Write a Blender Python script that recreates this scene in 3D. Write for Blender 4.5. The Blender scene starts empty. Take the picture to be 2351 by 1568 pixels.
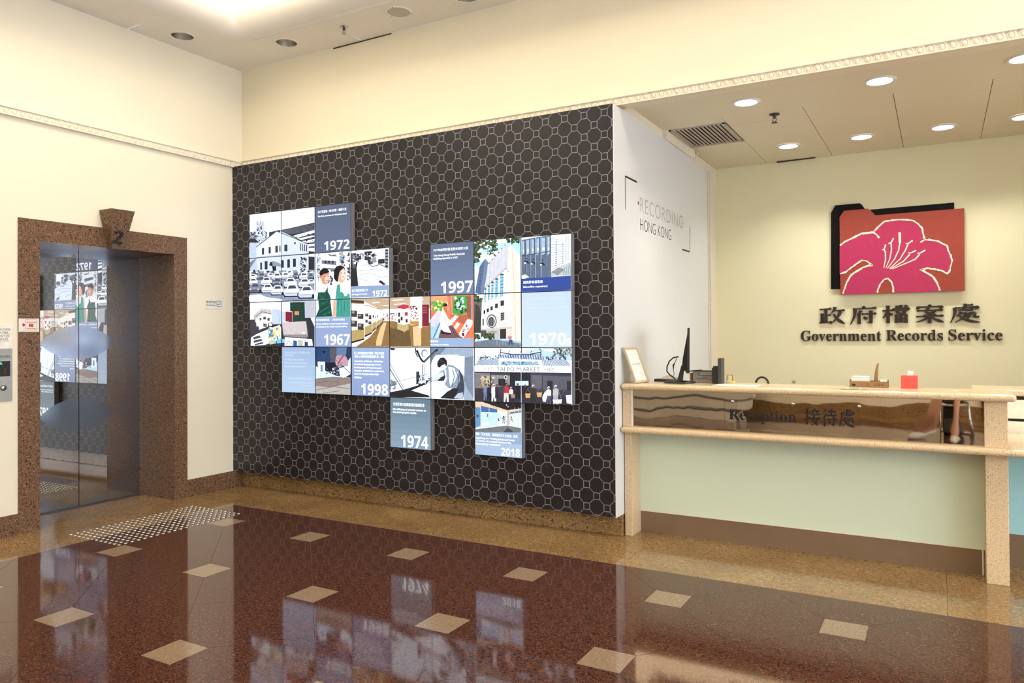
import bpy, math, random
from mathutils import Vector, Matrix
from mathutils.geometry import tessellate_polygon

SC = bpy.context.scene
COL = SC.collection
R = math.radians

# ------------------------------------------------------------------ camera
IMG_W, IMG_H = 2351.0, 1568.0
FPX = 1727.234
YAW, PITCH, ROLL = R(29.5854), R(0.5097), R(-0.3559)
PPY = 784.0 - 32.87
CAM = Vector((6.102, -5.249, 1.5))
_fw = Vector((-math.sin(YAW) * math.cos(PITCH), math.cos(YAW) * math.cos(PITCH), math.sin(PITCH)))
_r0 = Vector((math.cos(YAW), math.sin(YAW), 0.0))
_u0 = _r0.cross(_fw)
_rt = _r0 * math.cos(ROLL) + _u0 * math.sin(ROLL)
_up = -_r0 * math.sin(ROLL) + _u0 * math.cos(ROLL)
cam_data = bpy.data.cameras.new('camera')
cam_data.sensor_fit = 'HORIZONTAL'
cam_data.sensor_width = 36.0
cam_data.lens = FPX / IMG_W * 36.0
cam_data.shift_y = -32.87 / IMG_W
cam_data.clip_start = 0.05
cam_data.clip_end = 100
cam = bpy.data.objects.new('camera', cam_data)
COL.objects.link(cam)
cam.matrix_world = Matrix(((_rt.x, _up.x, -_fw.x, CAM.x), (_rt.y, _up.y, -_fw.y, CAM.y),
                           (_rt.z, _up.z, -_fw.z, CAM.z), (0, 0, 0, 1)))
SC.camera = cam

# ------------------------------------------------------------------ world, daylight, exposure
world = bpy.data.worlds.new('daylight')
SC.world = world
world.use_nodes = True
bg = world.node_tree.nodes['Background']
bg.inputs[0].default_value = (0.80, 0.88, 1.0, 1)
bg.inputs[1].default_value = 1.0
SC.view_settings.view_transform = 'Standard'
SC.view_settings.look = 'None'
SC.view_settings.gamma = 1.0
SC.view_settings.use_curve_mapping = False
SC.view_settings.exposure = 0.45
DAY_W = 360.0      # daylight entering through the glazed entrance side (watts)
COVE_L = 4.6       # radiance of the luminous ceiling strip
SPOT_W = 44.0      # beam power of each reception downlight (watts)


def area_light(name, loc, direction, sx, sy, watts, color):
    l = bpy.data.lights.new(name, 'AREA')
    l.shape = 'RECTANGLE'
    l.size, l.size_y = sx, sy
    l.energy = watts
    l.color = color
    o = bpy.data.objects.new(name, l)
    COL.objects.link(o)
    o.location = loc
    o.rotation_euler = Vector(direction).to_track_quat('-Z', 'Y').to_euler()
    return o


area_light('entrance_daylight', (12.6, -4.6, 1.75), (-1, 0, -0.02), 8.0, 3.0, DAY_W, (0.86, 0.93, 1.0))

# ------------------------------------------------------------------ pixel -> place helpers


def _ray(px, py):
    return _fw + _rt * ((px - 1175.5) / FPX) + _up * ((PPY - py) / FPX)


def on_y(px, py, y):
    r = _ray(px, py)
    return CAM + r * ((y - CAM.y) / r.y)


def on_x(px, py, x):
    r = _ray(px, py)
    return CAM + r * ((x - CAM.x) / r.x)


def on_z(px, py, z):
    r = _ray(px, py)
    return CAM + r * ((z - CAM.z) / r.z)


# ------------------------------------------------------------------ object helpers
WL = {}


def tag(o, label=None, cat=None, group=None, kind=None):
    if label:
        o['label'] = label
    if cat:
        o['category'] = cat
    if group:
        o['group'] = group
    if kind:
        o['kind'] = kind
    return o


def empty(name, loc, label=None, cat=None, group=None, kind=None, rz=0.0):
    o = bpy.data.objects.new(name, None)
    COL.objects.link(o)
    o.empty_display_size = 0.1
    o.location = loc
    o.rotation_euler = (0, 0, rz)
    WL[o.name] = Vector(loc)
    return tag(o, label, cat, group, kind)


def link(name, mesh, parent=None, loc=(0, 0, 0), rot=(0, 0, 0), scale=(1, 1, 1)):
    o = bpy.data.objects.new(name, mesh)
    COL.objects.link(o)
    o.location = loc
    o.rotation_euler = rot
    o.scale = scale
    if parent is not None:
        o.parent = parent
    return o


class MB:
    """collects shapes (world coordinates) and links them as one mesh object"""

    def __init__(self):
        self.v = []
        self.f = []
        self.m = []
        self.s = []
        self.mi = 0

    def add(self, vs, fs, smooth=False):
        o = len(self.v)
        self.v += [Vector(p) for p in vs]
        for f in fs:
            self.f.append([i + o for i in f])
            self.m.append(self.mi)
            self.s.append(smooth)
        return self

    def box(self, a, b):
        x0, x1 = sorted((a[0], b[0]))
        y0, y1 = sorted((a[1], b[1]))
        z0, z1 = sorted((a[2], b[2]))
        return self.add([(x0, y0, z0), (x1, y0, z0), (x1, y1, z0), (x0, y1, z0), (x0, y0, z1), (x1, y0, z1), (x1, y1, z1), (x0, y1, z1)],
                        [(0, 3, 2, 1), (4, 5, 6, 7), (0, 1, 5, 4), (1, 2, 6, 5), (2, 3, 7, 6), (3, 0, 4, 7)])

    def bbox(self, a, b, r, seg=2):
        """box with rounded edges (chamfer profile along all edges)"""
        x0, x1 = sorted((a[0], b[0]))
        y0, y1 = sorted((a[1], b[1]))
        z0, z1 = sorted((a[2], b[2]))
        r = min(r, (x1 - x0) / 2.01, (y1 - y0) / 2.01, (z1 - z0) / 2.01)
        import bmesh
        bm = bmesh.new()
        bmesh.ops.create_cube(bm, size=1)
        for w in bm.verts:
            w.co = Vector((x0 if w.co.x < 0 else x1, y0 if w.co.y < 0 else y1, z0 if w.co.z < 0 else z1))
        bmesh.ops.bevel(bm, geom=list(bm.edges) + list(bm.verts), offset=r, segments=seg, profile=0.5, affect='EDGES')
        bm.verts.index_update()
        vs = [w.co.copy() for w in bm.verts]
        fs = [[w.index for w in f.verts] for f in bm.faces]
        bm.free()
        return self.add(vs, fs)

    def prism(self, pts, d):
        """3-D polygon pts extruded along vector d"""
        d = Vector(d)
        n = len(pts)
        a = [Vector(p) for p in pts]
        b = [p + d for p in a]
        fs = []
        tris = tessellate_polygon([a])
        for t in tris:
            fs.append(list(t))
            fs.append([i + n for i in reversed(t)])
        for i in range(n):
            j = (i + 1) % n
            fs.append([i, i + n, j + n, j])
        return self.add(a + b, fs)

    def poly(self, pts):
        a = [Vector(p) for p in pts]
        return self.add(a, [list(t) for t in tessellate_polygon([a])])

    def cyl(self, p0, p1, r0, r1=None, n=16, caps=True, smooth=True):
        p0, p1 = Vector(p0), Vector(p1)
        r1 = r0 if r1 is None else r1
        ax = (p1 - p0).normalized()
        t = Vector((0, 0, 1)) if abs(ax.z) < 0.9 else Vector((1, 0, 0))
        u = ax.cross(t).normalized()
        w = ax.cross(u)
        vs = []
        for p, r in ((p0, r0), (p1, r1)):
            for i in range(n):
                a = 2 * math.pi * i / n
                vs.append(p + u * (r * math.cos(a)) + w * (r * math.sin(a)))
        self.add(vs, [(i, (i + 1) % n, n + (i + 1) % n, n + i) for i in range(n)], smooth)
        if caps:
            self.add(vs[:n], [list(range(n))[::-1]])
            self.add(vs[n:], [list(range(n))])
        return self

    def lathe(self, c, prof, n=24, axis='z', smooth=True, sgn=1):
        """profile [(r, h)] turned about an axis through c"""
        c = Vector(c)
        vs = []
        for r, h in prof:
            for i in range(n):
                a = 2 * math.pi * i / n
                if axis == 'z':
                    vs.append(c + Vector((r * math.cos(a), r * math.sin(a), h * sgn)))
                elif axis == 'y':
                    vs.append(c + Vector((r * math.cos(a), h * sgn, r * math.sin(a))))
                else:
                    vs.append(c + Vector((h * sgn, r * math.cos(a), r * math.sin(a))))
        fs = []
        for k in range(len(prof) - 1):
            for i in range(n):
                j = (i + 1) % n
                fs.append((k * n + i, k * n + j, (k + 1) * n + j, (k + 1) * n + i))
        return self.add(vs, fs, smooth)

    def tube(self, path, r, n=8, closed=False):
        P = [Vector(p) for p in path]
        rs = r if isinstance(r, (list, tuple)) else [r] * len(P)
        N = len(P)
        prev = None
        rings = []
        for i in range(N):
            if closed:
                d = (P[(i + 1) % N] - P[i - 1]).normalized()
            else:
                d = (P[min(i + 1, N - 1)] - P[max(i - 1, 0)]).normalized()
            if prev is None:
                t = Vector((0, 0, 1)) if abs(d.z) < 0.9 else Vector((1, 0, 0))
                u = d.cross(t).normalized()
            else:
                u = (prev - d * prev.dot(d)).normalized()
            prev = u
            w = d.cross(u)
            rings.append([P[i] + u * (rs[i] * math.cos(2 * math.pi * k / n)) + w * (rs[i] * math.sin(2 * math.pi * k / n)) for k in range(n)])
        vs = [p for ring in rings for p in ring]
        fs = []
        for i in range(N if closed else N - 1):
            i2 = (i + 1) % N
            for k in range(n):
                k2 = (k + 1) % n
                fs.append((i * n + k, i * n + k2, i2 * n + k2, i2 * n + k))
        self.add(vs, fs, True)
        if not closed:
            self.add(rings[0], [list(range(n))[::-1]])
            self.add(rings[-1], [list(range(n))])
        return self

    def mesh(self, name, mats, off=Vector((0, 0, 0))):
        me = bpy.data.meshes.new(name)
        me.from_pydata([v - off for v in self.v], [], self.f)
        for m in (mats if isinstance(mats, (list, tuple)) else [mats]):
            me.materials.append(m)
        me.polygons.foreach_set('material_index', self.m)
        me.polygons.foreach_set('use_smooth', self.s)
        import bmesh
        bm = bmesh.new()
        bm.from_mesh(me)
        bmesh.ops.recalc_face_normals(bm, faces=bm.faces)
        bm.to_mesh(me)
        bm.free()
        me.update()
        return me

    def build(self, name, mats, parent=None, label=None, cat=None, group=None, kind=None):
        off = Vector((0, 0, 0))
        if parent is not None:
            off = WL[parent.name]
        me = self.mesh(name, mats, off)
        o = link(name, me, parent)
        WL[o.name] = off
        return tag(o, label, cat, group, kind)


def dup(o, parent=None, loc=None, rz=None, label=None, group=None):
    c = o.copy()
    COL.objects.link(c)
    if parent is not None:
        c.parent = parent
    if loc is not None:
        c.location = loc
    if rz is not None:
        c.rotation_euler.z = rz
    if label:
        c['label'] = label
    if group:
        c['group'] = group
    for ch in o.children:
        dup(ch, c)
    return c


# ------------------------------------------------------------------ text as mesh
_TS = bpy.data.scenes.new('text_builder')
_TC = {}


def sans_bold(s):
    o = ''
    for ch in s:
        if 'A' <= ch <= 'Z':
            o += chr(0x1D5D4 + ord(ch) - 65)
        elif 'a' <= ch <= 'z':
            o += chr(0x1D5EE + ord(ch) - 97)
        elif '0' <= ch <= '9':
            o += chr(0x1D7EC + ord(ch) - 48)
        else:
            o += ch
    return o


def serif_bold(s):
    o = ''
    for ch in s:
        if 'A' <= ch <= 'Z':
            o += chr(0x1D400 + ord(ch) - 65)
        elif 'a' <= ch <= 'z':
            o += chr(0x1D41A + ord(ch) - 97)
        elif '0' <= ch <= '9':
            o += chr(0x1D7CE + ord(ch) - 48)
        else:
            o += ch
    return o


def text_shape(body, res=3, offset=0.0, spacing=1.0, extrude=0.0):
    """returns (verts2d/3d, faces) normalised so that the box is 0..1 in x and 0..1 in y"""
    key = (body, res, offset, spacing, extrude)
    if key in _TC:
        return _TC[key]
    cu = bpy.data.curves.new('txt', 'FONT')
    cu.body = body
    cu.resolution_u = res
    cu.offset = offset
    cu.space_character = spacing
    cu.extrude = extrude
    ob = bpy.data.objects.new('txt', cu)
    _TS.collection.objects.link(ob)
    _TS.view_layers[0].update()
    dg = _TS.view_layers[0].depsgraph
    me = bpy.data.meshes.new_from_object(ob.evaluated_get(dg))
    vs = [v.co.copy() for v in me.vertices]
    fs = [list(p.vertices) for p in me.polygons]
    bpy.data.meshes.remove(me)
    bpy.data.objects.remove(ob)
    bpy.data.curves.remove(cu)
    if not vs:
        return [], []
    x0, x1 = min(v.x for v in vs), max(v.x for v in vs)
    y0, y1 = min(v.y for v in vs), max(v.y for v in vs)
    vs = [Vector(((v.x - x0) / (x1 - x0 + 1e-9), (v.y - y0) / (y1 - y0 + 1e-9), v.z)) for v in vs]
    _TC[key] = (vs, fs)
    return vs, fs


def text_into(mb, body, o, ux, uy, **kw):
    """text into mesh builder: o = lower left corner, ux / uy = box vectors"""
    o, ux, uy = Vector(o), Vector(ux), Vector(uy)
    vs, fs = text_shape(body, **kw)
    mb.add([o + ux * v.x + uy * v.y for v in vs], fs)


def extrude_flat(mb, first_v, first_f, d):
    """give the flat triangles added since (first_v, first_f) thickness along d"""
    d = Vector(d)
    nv = len(mb.v)
    idx = list(range(first_v, nv))
    mp = {i: nv + k for k, i in enumerate(idx)}
    mb.v += [mb.v[i] + d for i in idx]
    fs = mb.f[first_f:]
    cnt = {}
    for f in fs:
        for a, b in zip(f, f[1:] + f[:1]):
            cnt[(a, b)] = cnt.get((a, b), 0) + 1
    new = []
    for f in fs:
        new.append([mp[i] for i in reversed(f)])
        for a, b in zip(f, f[1:] + f[:1]):
            if (b, a) not in cnt:
                new.append([b, a, mp[a], mp[b]])
    for f in new:
        mb.f.append(f)
        mb.m.append(mb.mi)
        mb.s.append(False)


def stroke_poly(pts):
    """pts [(x, y, w)] -> outline polygon of a brush stroke"""
    n = len(pts)
    L, Rr = [], []
    for i in range(n):
        a = Vector(pts[max(i - 1, 0)][:2])
        b = Vector(pts[min(i + 1, n - 1)][:2])
        d = (b - a).normalized()
        nrm = Vector((-d.y, d.x)) * (pts[i][2] / 2)
        p = Vector(pts[i][:2])
        L.append(p + nrm)
        Rr.append(p - nrm)
    return L + Rr[::-1]

# ------------------------------------------------------------------ materials
def lin(c):
    c = c / 255.0
    return c / 12.92 if c <= 0.04045 else ((c + 0.055) / 1.055) ** 2.4


def srgb(r, g, b):
    return (lin(r), lin(g), lin(b), 1.0)


class NT:
    def __init__(self, name):
        self.m = bpy.data.materials.new(name)
        self.m.use_nodes = True
        self.t = self.m.node_tree
        self.b = self.t.nodes['Principled BSDF']
        self._pos = None

    def n(self, typ, **kw):
        nd = self.t.nodes.new(typ)
        for k, v in kw.items():
            setattr(nd, k, v)
        return nd

    def l(self, a, b):
        self.t.links.new(a, b)

    def pos(self):
        if self._pos is None:
            self._pos = self.n('ShaderNodeNewGeometry').outputs['Position']
        return self._pos

    def objpos(self):
        return self.n('ShaderNodeTexCoord').outputs['Object']

    def math(self, op, a, b=None, c=None):
        nd = self.n('ShaderNodeMath', operation=op)
        for i, x in enumerate((a, b, c)):
            if x is None:
                continue
            if isinstance(x, (int, float)):
                nd.inputs[i].default_value = x
            else:
                self.l(x, nd.inputs[i])
        return nd.outputs[0]

    def noise(self, scale, detail=4, rough=0.55, vec=None):
        nd = self.n('ShaderNodeTexNoise')
        nd.inputs['Scale'].default_value = scale
        nd.inputs['Detail'].default_value = detail
        nd.inputs['Roughness'].default_value = rough
        self.l(vec if vec is not None else self.pos(), nd.inputs['Vector'])
        return nd.outputs['Fac']

    def voro(self, scale, out='Color', vec=None):
        nd = self.n('ShaderNodeTexVoronoi')
        nd.inputs['Scale'].default_value = scale
        self.l(vec if vec is not None else self.pos(), nd.inputs['Vector'])
        return nd.outputs[out]

    def ramp(self, fac, stops):
        nd = self.n('ShaderNodeValToRGB')
        cr = nd.color_ramp
        while len(cr.elements) < len(stops):
            cr.elements.new(0.5)
        for e, (p, c) in zip(cr.elements, stops):
            e.position = p
            e.color = c if len(c) == 4 else (*c, 1)
        self.l(fac, nd.inputs[0])
        return nd.outputs[0]

    def mix(self, fac, a, b, blend='MIX'):
        nd = self.n('ShaderNodeMix', data_type='RGBA', blend_type=blend)
        for i, x in ((0, fac), (6, a), (7, b)):
            if isinstance(x, (int, float, tuple)):
                nd.inputs[i].default_value = x
            else:
                self.l(x, nd.inputs[i])
        return nd.outputs[2]

    def bump(self, h, strength=0.2, dist=0.01):
        nd = self.n('ShaderNodeBump')
        nd.inputs['Strength'].default_value = strength
        nd.inputs['Distance'].default_value = dist
        self.l(h, nd.inputs['Height'])
        self.l(nd.outputs[0], self.b.inputs['Normal'])

    def set(self, **kw):
        for k, v in kw.items():
            i = self.b.inputs[k.replace('_', ' ')]
            if isinstance(v, (int, float, tuple)):
                i.default_value = v
            else:
                self.l(v, i)
        return self


def plain(name, col, rough=0.5, metal=0.0, var=0.06, scale=30.0, **kw):
    """plain colour with a slight procedural mottling"""
    t = NT(name)
    f = t.noise(scale, 3)
    a = tuple(max(0, c * (1 - var)) for c in col[:3]) + (1,)
    b = tuple(min(1, c * (1 + var)) for c in col[:3]) + (1,)
    t.set(Base_Color=t.ramp(f, [(0.3, a), (0.7, b)]), Roughness=rough, Metallic=metal, **kw)
    return t.m


def emitter(name, col, strength, base=0.8):
    t = NT(name)
    t.set(Base_Color=(base, base, base, 1), Emission_Color=col, Emission_Strength=strength, Roughness=0.4)
    return t.m


M = {}


def wall_paint(name, col):
    t = NT(name)
    f = t.noise(1.3, 5, 0.6)
    g = t.noise(60, 2)
    c = t.ramp(f, [(0.25, tuple(x * 0.955 for x in col[:3])), (0.75, col[:3])])
    t.set(Base_Color=c, Roughness=0.55)
    t.bump(g, 0.08, 0.002)
    return t.m


M['paint'] = wall_paint('cream_wall_paint', (0.86, 0.80, 0.66))
M['paint_warm'] = wall_paint('warm_yellow_wall_paint', (0.88, 0.81, 0.64))
M['paint_rec'] = wall_paint('reception_wall_paint', (0.86, 0.81, 0.56))
M['ceil'] = wall_paint('ceiling_paint', (0.86, 0.82, 0.76))
M['ceil_rec'] = wall_paint('reception_ceiling_paint', (0.84, 0.775, 0.60))
M['mould'] = plain('plaster_moulding', (0.82, 0.76, 0.64), 0.6)
M['whitepaint'] = wall_paint('white_wall_paint', (0.82, 0.82, 0.80))


def granite(name, stops, scale=70.0, rough=0.08, stretch=None, specks=0.32, dark=(0.05, 0.025, 0.012), cloud=None, spec=0.5, light=None):
    t = NT(name)
    v = t.pos()
    if stretch:
        mp = t.n('ShaderNodeMapping')
        mp.inputs['Scale'].default_value = stretch
        t.l(v, mp.inputs['Vector'])
        v = mp.outputs[0]
    n1 = t.noise(scale, 6, 0.7, v)
    n2 = t.noise(2.2, 4, 0.55)
    base = t.ramp(n1, stops)
    vo = t.voro(scale * 1.1, 'Color', v)
    sep = t.n('ShaderNodeSeparateColor')
    t.l(vo, sep.inputs[0])
    k = t.math('LESS_THAN', sep.outputs[0], specks)
    k = t.math('MULTIPLY', k, t.ramp(t.noise(scale * 0.45, 3, 0.6, v), [(0.42, (0, 0, 0)), (0.6, (1, 1, 1))]))
    c = t.mix(k, base, (*dark, 1))
    lgt = t.math('MULTIPLY', t.math('GREATER_THAN', sep.outputs[1], 0.95), 0.4)
    c = t.mix(lgt, c, (*light, 1) if light else tuple(min(1, x * 1.5) for x in stops[-1][1][:3]) + (1,))
    if cloud:
        c = t.mix(t.ramp(n2, [(0.3, (0, 0, 0)), (0.75, (1, 1, 1))]), c, t.mix(0.45, c, (*cloud, 1)))
    t.set(Base_Color=c, Roughness=rough, Specular_IOR_Level=spec)
    return t.m


M['red_granite'] = granite('polished_red_granite', [(0.30, (0.024, 0.008, 0.007)), (0.5, (0.085, 0.030, 0.019)), (0.70, (0.200, 0.080, 0.048))],
                           115, 0.06, None, 0.46, (0.017, 0.010, 0.011), None, 0.34, (0.17, 0.105, 0.09))
M['tan_granite'] = granite('tan_granite_slab', [(0.25, (0.14, 0.075, 0.028)), (0.5, (0.32, 0.195, 0.085)), (0.75, (0.56, 0.40, 0.20))],
                           125, 0.09, (0.55, 1.7, 1.0), 0.3, (0.06, 0.03, 0.012), (0.09, 0.045, 0.018), 0.5)
M['jamb_granite'] = granite('brown_granite', [(0.25, (0.075, 0.040, 0.023)), (0.5, (0.175, 0.10, 0.06)), (0.75, (0.33, 0.215, 0.145))],
                            125, 0.2, None, 0.36, (0.045, 0.022, 0.014), None, 0.22)
M['inlay'] = granite('pale_granite_inlay', [(0.25, (0.17, 0.115, 0.075)), (0.5, (0.265, 0.19, 0.13)), (0.75, (0.36, 0.28, 0.20))], 220, 0.08, None, 0.2,
                     (0.16, 0.09, 0.05), None, 0.5)
M['quartz'] = granite('cream_quartz_counter', [(0.3, (0.62, 0.46, 0.28)), (0.6, (0.74, 0.58, 0.39))], 300, 0.22, None, 0.20, (0.32, 0.19, 0.10), None, 0.5)
M['grout'] = plain('tile_grout', (0.17, 0.10, 0.075), 0.6)
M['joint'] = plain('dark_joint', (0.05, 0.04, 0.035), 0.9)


def door_metal():
    t = NT('etched_mirror_steel')
    v = t.pos()
    sp = t.n('ShaderNodeSeparateXYZ')
    t.l(v, sp.inputs[0])
    y = t.math('SUBTRACT', sp.outputs[1], -1.364)
    cnt = None
    for zc in (1.763, 1.131, 0.499):
        z = t.math('SUBTRACT', sp.outputs[2], zc)
        d = t.math('SQRT', t.math('ADD', t.math('MULTIPLY', y, y), t.math('MULTIPLY', z, z)))
        k = t.math('LESS_THAN', d, 0.463)
        cnt = k if cnt is None else t.math('ADD', cnt, k)
    one = t.math('COMPARE', cnt, 1.0, 0.1)
    mp = t.n('ShaderNodeMapping')
    mp.inputs['Scale'].default_value = (1, 60, 1.2)
    t.l(v, mp.inputs['Vector'])
    gr = t.noise(6, 4, 0.6, mp.outputs[0])
    brushed = t.ramp(gr, [(0.3, (0.40, 0.43, 0.50)), (0.7, (0.52, 0.55, 0.63))])
    t.set(Base_Color=t.mix(one, brushed, (0.56, 0.54, 0.52, 1)), Metallic=1.0,
          Roughness=t.math('ADD', t.math('MULTIPLY', t.math('SUBTRACT', 1.0, one), 0.13), 0.012))
    return t.m


M['door'] = door_metal()
M['steel'] = plain('brushed_steel', (0.50, 0.50, 0.50), 0.3, 1.0)
M['chrome'] = plain('chrome', (0.75, 0.75, 0.76), 0.08, 1.0)
M['kick'] = plain('bronze_kick_plate', (0.235, 0.155, 0.095), 0.42, 0.15, 0.05, 5)
M['black'] = plain('black_plastic', (0.010, 0.010, 0.011), 0.4)
M['dark'] = plain('dark_grey_plastic', (0.05, 0.05, 0.055), 0.45)
M['housing'] = plain('screen_housing_grey', (0.20, 0.20, 0.21), 0.45)
M['white_plastic'] = plain('white_plastic', (0.78, 0.77, 0.74), 0.4)
M['white_board'] = plain('white_gloss_board', (0.74, 0.76, 0.80), 0.22, 0, 0.01)
M['grille'] = plain('beige_grille_metal', (0.50, 0.46, 0.40), 0.5)
M['lamp_ring'] = plain('white_lamp_ring', (0.8, 0.8, 0.78), 0.4)
M['lamp_can'] = plain('lamp_reflector', (0.72, 0.70, 0.66), 0.32, 1.0)
M['stud'] = plain('worn_steel_stud', (0.52, 0.51, 0.50), 0.22, 1.0)
M['cove'] = emitter('luminous_ceiling', (1.0, 0.88, 0.66, 1), COVE_L)
M['spot'] = emitter('downlight_diffuser', (0.93, 0.97, 1.0, 1), 3.0)
M['letters'] = plain('dark_brown_lettering', (0.022, 0.010, 0.008), 0.35)
M['navy'] = plain('navy_lettering', (0.010, 0.009, 0.022), 0.4)
M['folder_black'] = plain('black_sign_board', (0.004, 0.0035, 0.004), 0.5, Specular_IOR_Level=0.15)
M['folder_red'] = plain('brick_red_sign_board', srgb(158, 62, 50), 0.4)
M['flower_pink'] = plain('magenta_petal_print', srgb(184, 42, 92), 0.4)
M['flower_cream'] = plain('cream_outline_print', srgb(240, 230, 208), 0.45)
M['red_box'] = plain('red_tissue_box', srgb(250, 85, 80), 0.5)
M['paper'] = plain('white_paper', (0.82, 0.80, 0.75), 0.8)
M['card'] = plain('brown_cardboard', (0.30, 0.17, 0.075), 0.8)
M['gilt'] = plain('pale_gilt_frame', (0.58, 0.46, 0.30), 0.45)
M['wood'] = plain('varnished_wood', (0.30, 0.15, 0.05), 0.45, 0, 0.2, 14)
M['greytext'] = plain('grey_print', (0.40, 0.40, 0.41), 0.5)
M['blacktext'] = plain('black_print', (0.02, 0.02, 0.02), 0.5)
M['redtext'] = plain('red_print', srgb(200, 35, 45), 0.5)
M['bluetext'] = plain('blue_print', srgb(40, 90, 150), 0.5)
M['greencard'] = plain('green_card', srgb(120, 150, 125), 0.5)
M['yellownote'] = plain('yellow_sticky_note', srgb(245, 215, 120), 0.7)
M['bluenote'] = plain('blue_sticky_note', srgb(150, 205, 220), 0.7)


def frosted(name, col):
    t = NT(name)
    f = t.noise(1.1, 2)
    t.set(Base_Color=t.ramp(f, [(0.3, tuple(c * 0.97 for c in col)), (0.7, col)]), Roughness=0.28, Transmission_Weight=0.0,
          Specular_IOR_Level=0.5, Coat_Weight=0.25, Coat_Roughness=0.1)
    return t.m


M['green_glass'] = frosted('frosted_green_glass', (0.72, 0.83, 0.67))
M['blue_glass'] = frosted('frosted_aqua_glass', (0.42, 0.74, 0.80))


def mirror_bronze():
    t = NT('bronze_mirror_film')
    mp = t.n('ShaderNodeMapping')
    mp.inputs['Scale'].default_value = (1.0, 1.0, 0.45)
    t.l(t.pos(), mp.inputs['Vector'])
    n1 = t.noise(3.2, 2, 0.4, mp.outputs[0])
    t.set(Base_Color=(0.52, 0.43, 0.34, 1), Metallic=1.0, Roughness=0.02)
    t.bump(n1, 0.26, 0.012)
    return t.m


M['mirror'] = mirror_bronze()


def acrylic():
    t = NT('clear_acrylic')
    t.set(Base_Color=(1, 1, 1, 1), Roughness=0.0, Transmission_Weight=1.0, IOR=1.1)
    return t.m


M['acrylic'] = acrylic()


def hex_pattern():
    """dark board printed with a lattice of small squares joined by diagonals"""
    t = NT('dark_lattice_print')
    A, S = 0.0806, 0.0482
    sp = t.n('ShaderNodeSeparateXYZ')
    t.l(t.pos(), sp.inputs[0])
    u = t.math('PINGPONG', t.math('SUBTRACT', sp.outputs[0], 0.110 - 8 * A), A)
    w = t.math('PINGPONG', t.math('SUBTRACT', sp.outputs[2], 3.122 - 80 * A), A)
    d1 = t.math('ABSOLUTE', t.math('SUBTRACT', t.math('MAXIMUM', u, w), S / 2))
    d2 = t.math('ABSOLUTE', t.math('SUBTRACT', t.math('MAXIMUM', t.math('SUBTRACT', A, u), t.math('SUBTRACT', A, w)), S / 2))
    sq = t.math('LESS_THAN', t.math('MINIMUM', d1, d2), 0.0023)
    dg = t.math('LESS_THAN', t.math('ABSOLUTE', t.math('SUBTRACT', u, w)), 0.0027)
    k = t.math('ADD', u, w)
    rng = t.math('MULTIPLY', t.math('GREATER_THAN', k, S + 0.008), t.math('LESS_THAN', k, 2 * A - S - 0.008))
    line = t.math('MAXIMUM', sq, t.math('MULTIPLY', dg, rng))
    f = t.noise(1.5, 3)
    base = t.ramp(f, [(0.3, (0.0105, 0.0095, 0.0135)), (0.7, (0.0140, 0.0125, 0.0170))])
    t.set(Base_Color=t.mix(line, base, (0.31, 0.285, 0.35, 1)), Roughness=0.40, Specular_IOR_Level=0.4)
    return t.m


M['lattice'] = hex_pattern()


def screen_mat():
    t = NT('lit_screen_image')
    a = t.n('ShaderNodeVertexColor')
    a.layer_name = 'Col'
    n1 = t.noise(34, 5, 0.65)
    n2 = t.noise(120, 3, 0.6)
    k = t.math('ADD', t.math('MULTIPLY', t.math('SUBTRACT', n1, 0.5), 1.1), t.math('MULTIPLY', t.math('SUBTRACT', n2, 0.5), 0.7))
    k = t.math('ADD', 1.0, t.math('MULTIPLY', k, a.outputs['Alpha']))     # photographic grain, only where the image is a photograph
    t.set(Base_Color=(0.01, 0.01, 0.012, 1), Emission_Color=a.outputs['Color'], Emission_Strength=k, Roughness=0.25, Specular_IOR_Level=0.3)
    return t.m


M['screen'] = screen_mat()
M['skin'] = plain('skin', (0.52, 0.28, 0.19), 0.5)
M['cloth_dark'] = plain('dark_cloth', (0.022, 0.02, 0.022), 0.85)
M['cloth_grey'] = plain('grey_shirt_cloth', (0.16, 0.17, 0.19), 0.85)
M['shoe'] = plain('white_shoe', (0.60, 0.58, 0.55), 0.6)
M['hair'] = plain('black_hair', (0.012, 0.010, 0.009), 0.5)
M['mahogany'] = plain('mahogany_door', (0.10, 0.022, 0.012), 0.35, 0, 0.25, 9)
M['marble'] = plain('pale_marble', (0.70, 0.67, 0.61), 0.25, 0, 0.07, 4)
M['glass'] = NT('window_glass').set(Base_Color=(1, 1, 1, 1), Roughness=0.0, Transmission_Weight=1.0, IOR=1.02).m

# ================================================================== SETTING
ZL, ZR, YB, YF, XR = 4.165, 3.26, 2.88, -9.6, 12.0
rnd = random.Random(7)
P_, Q_ = 0.914, 0.904            # floor module
X0, Y0 = 1.10, -1.115            # first inlay
NX, NY = 11, 9
FX0, FY0 = X0 - P_ / 2, Y0 + Q_ / 2
FX1, FY1 = FX0 + NX * P_, FY0 - NY * Q_

# ---- floor slab with stone pieces
floor = MB().box((-0.7, YF - 0.2, -0.12), (XR + 0.2, YB + 0.2, -0.004)).build('floor', M['grout'], kind='structure',
        label='polished granite lobby floor with red field and tan border')


def stone(name, pts, mat, inset=0.0012, z0=-0.004, z1=0.0):
    cx = sum(p[0] for p in pts) / len(pts)
    cy = sum(p[1] for p in pts) / len(pts)
    q = []
    for x, y in pts:
        d = math.hypot(x - cx, y - cy)
        k = (d - inset * 1.35) / d
        q.append((cx + (x - cx) * k, cy + (y - cy) * k, z0))
    return MB().prism(q, (0, 0, z1 - z0)).build(name, mat, floor)


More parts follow.
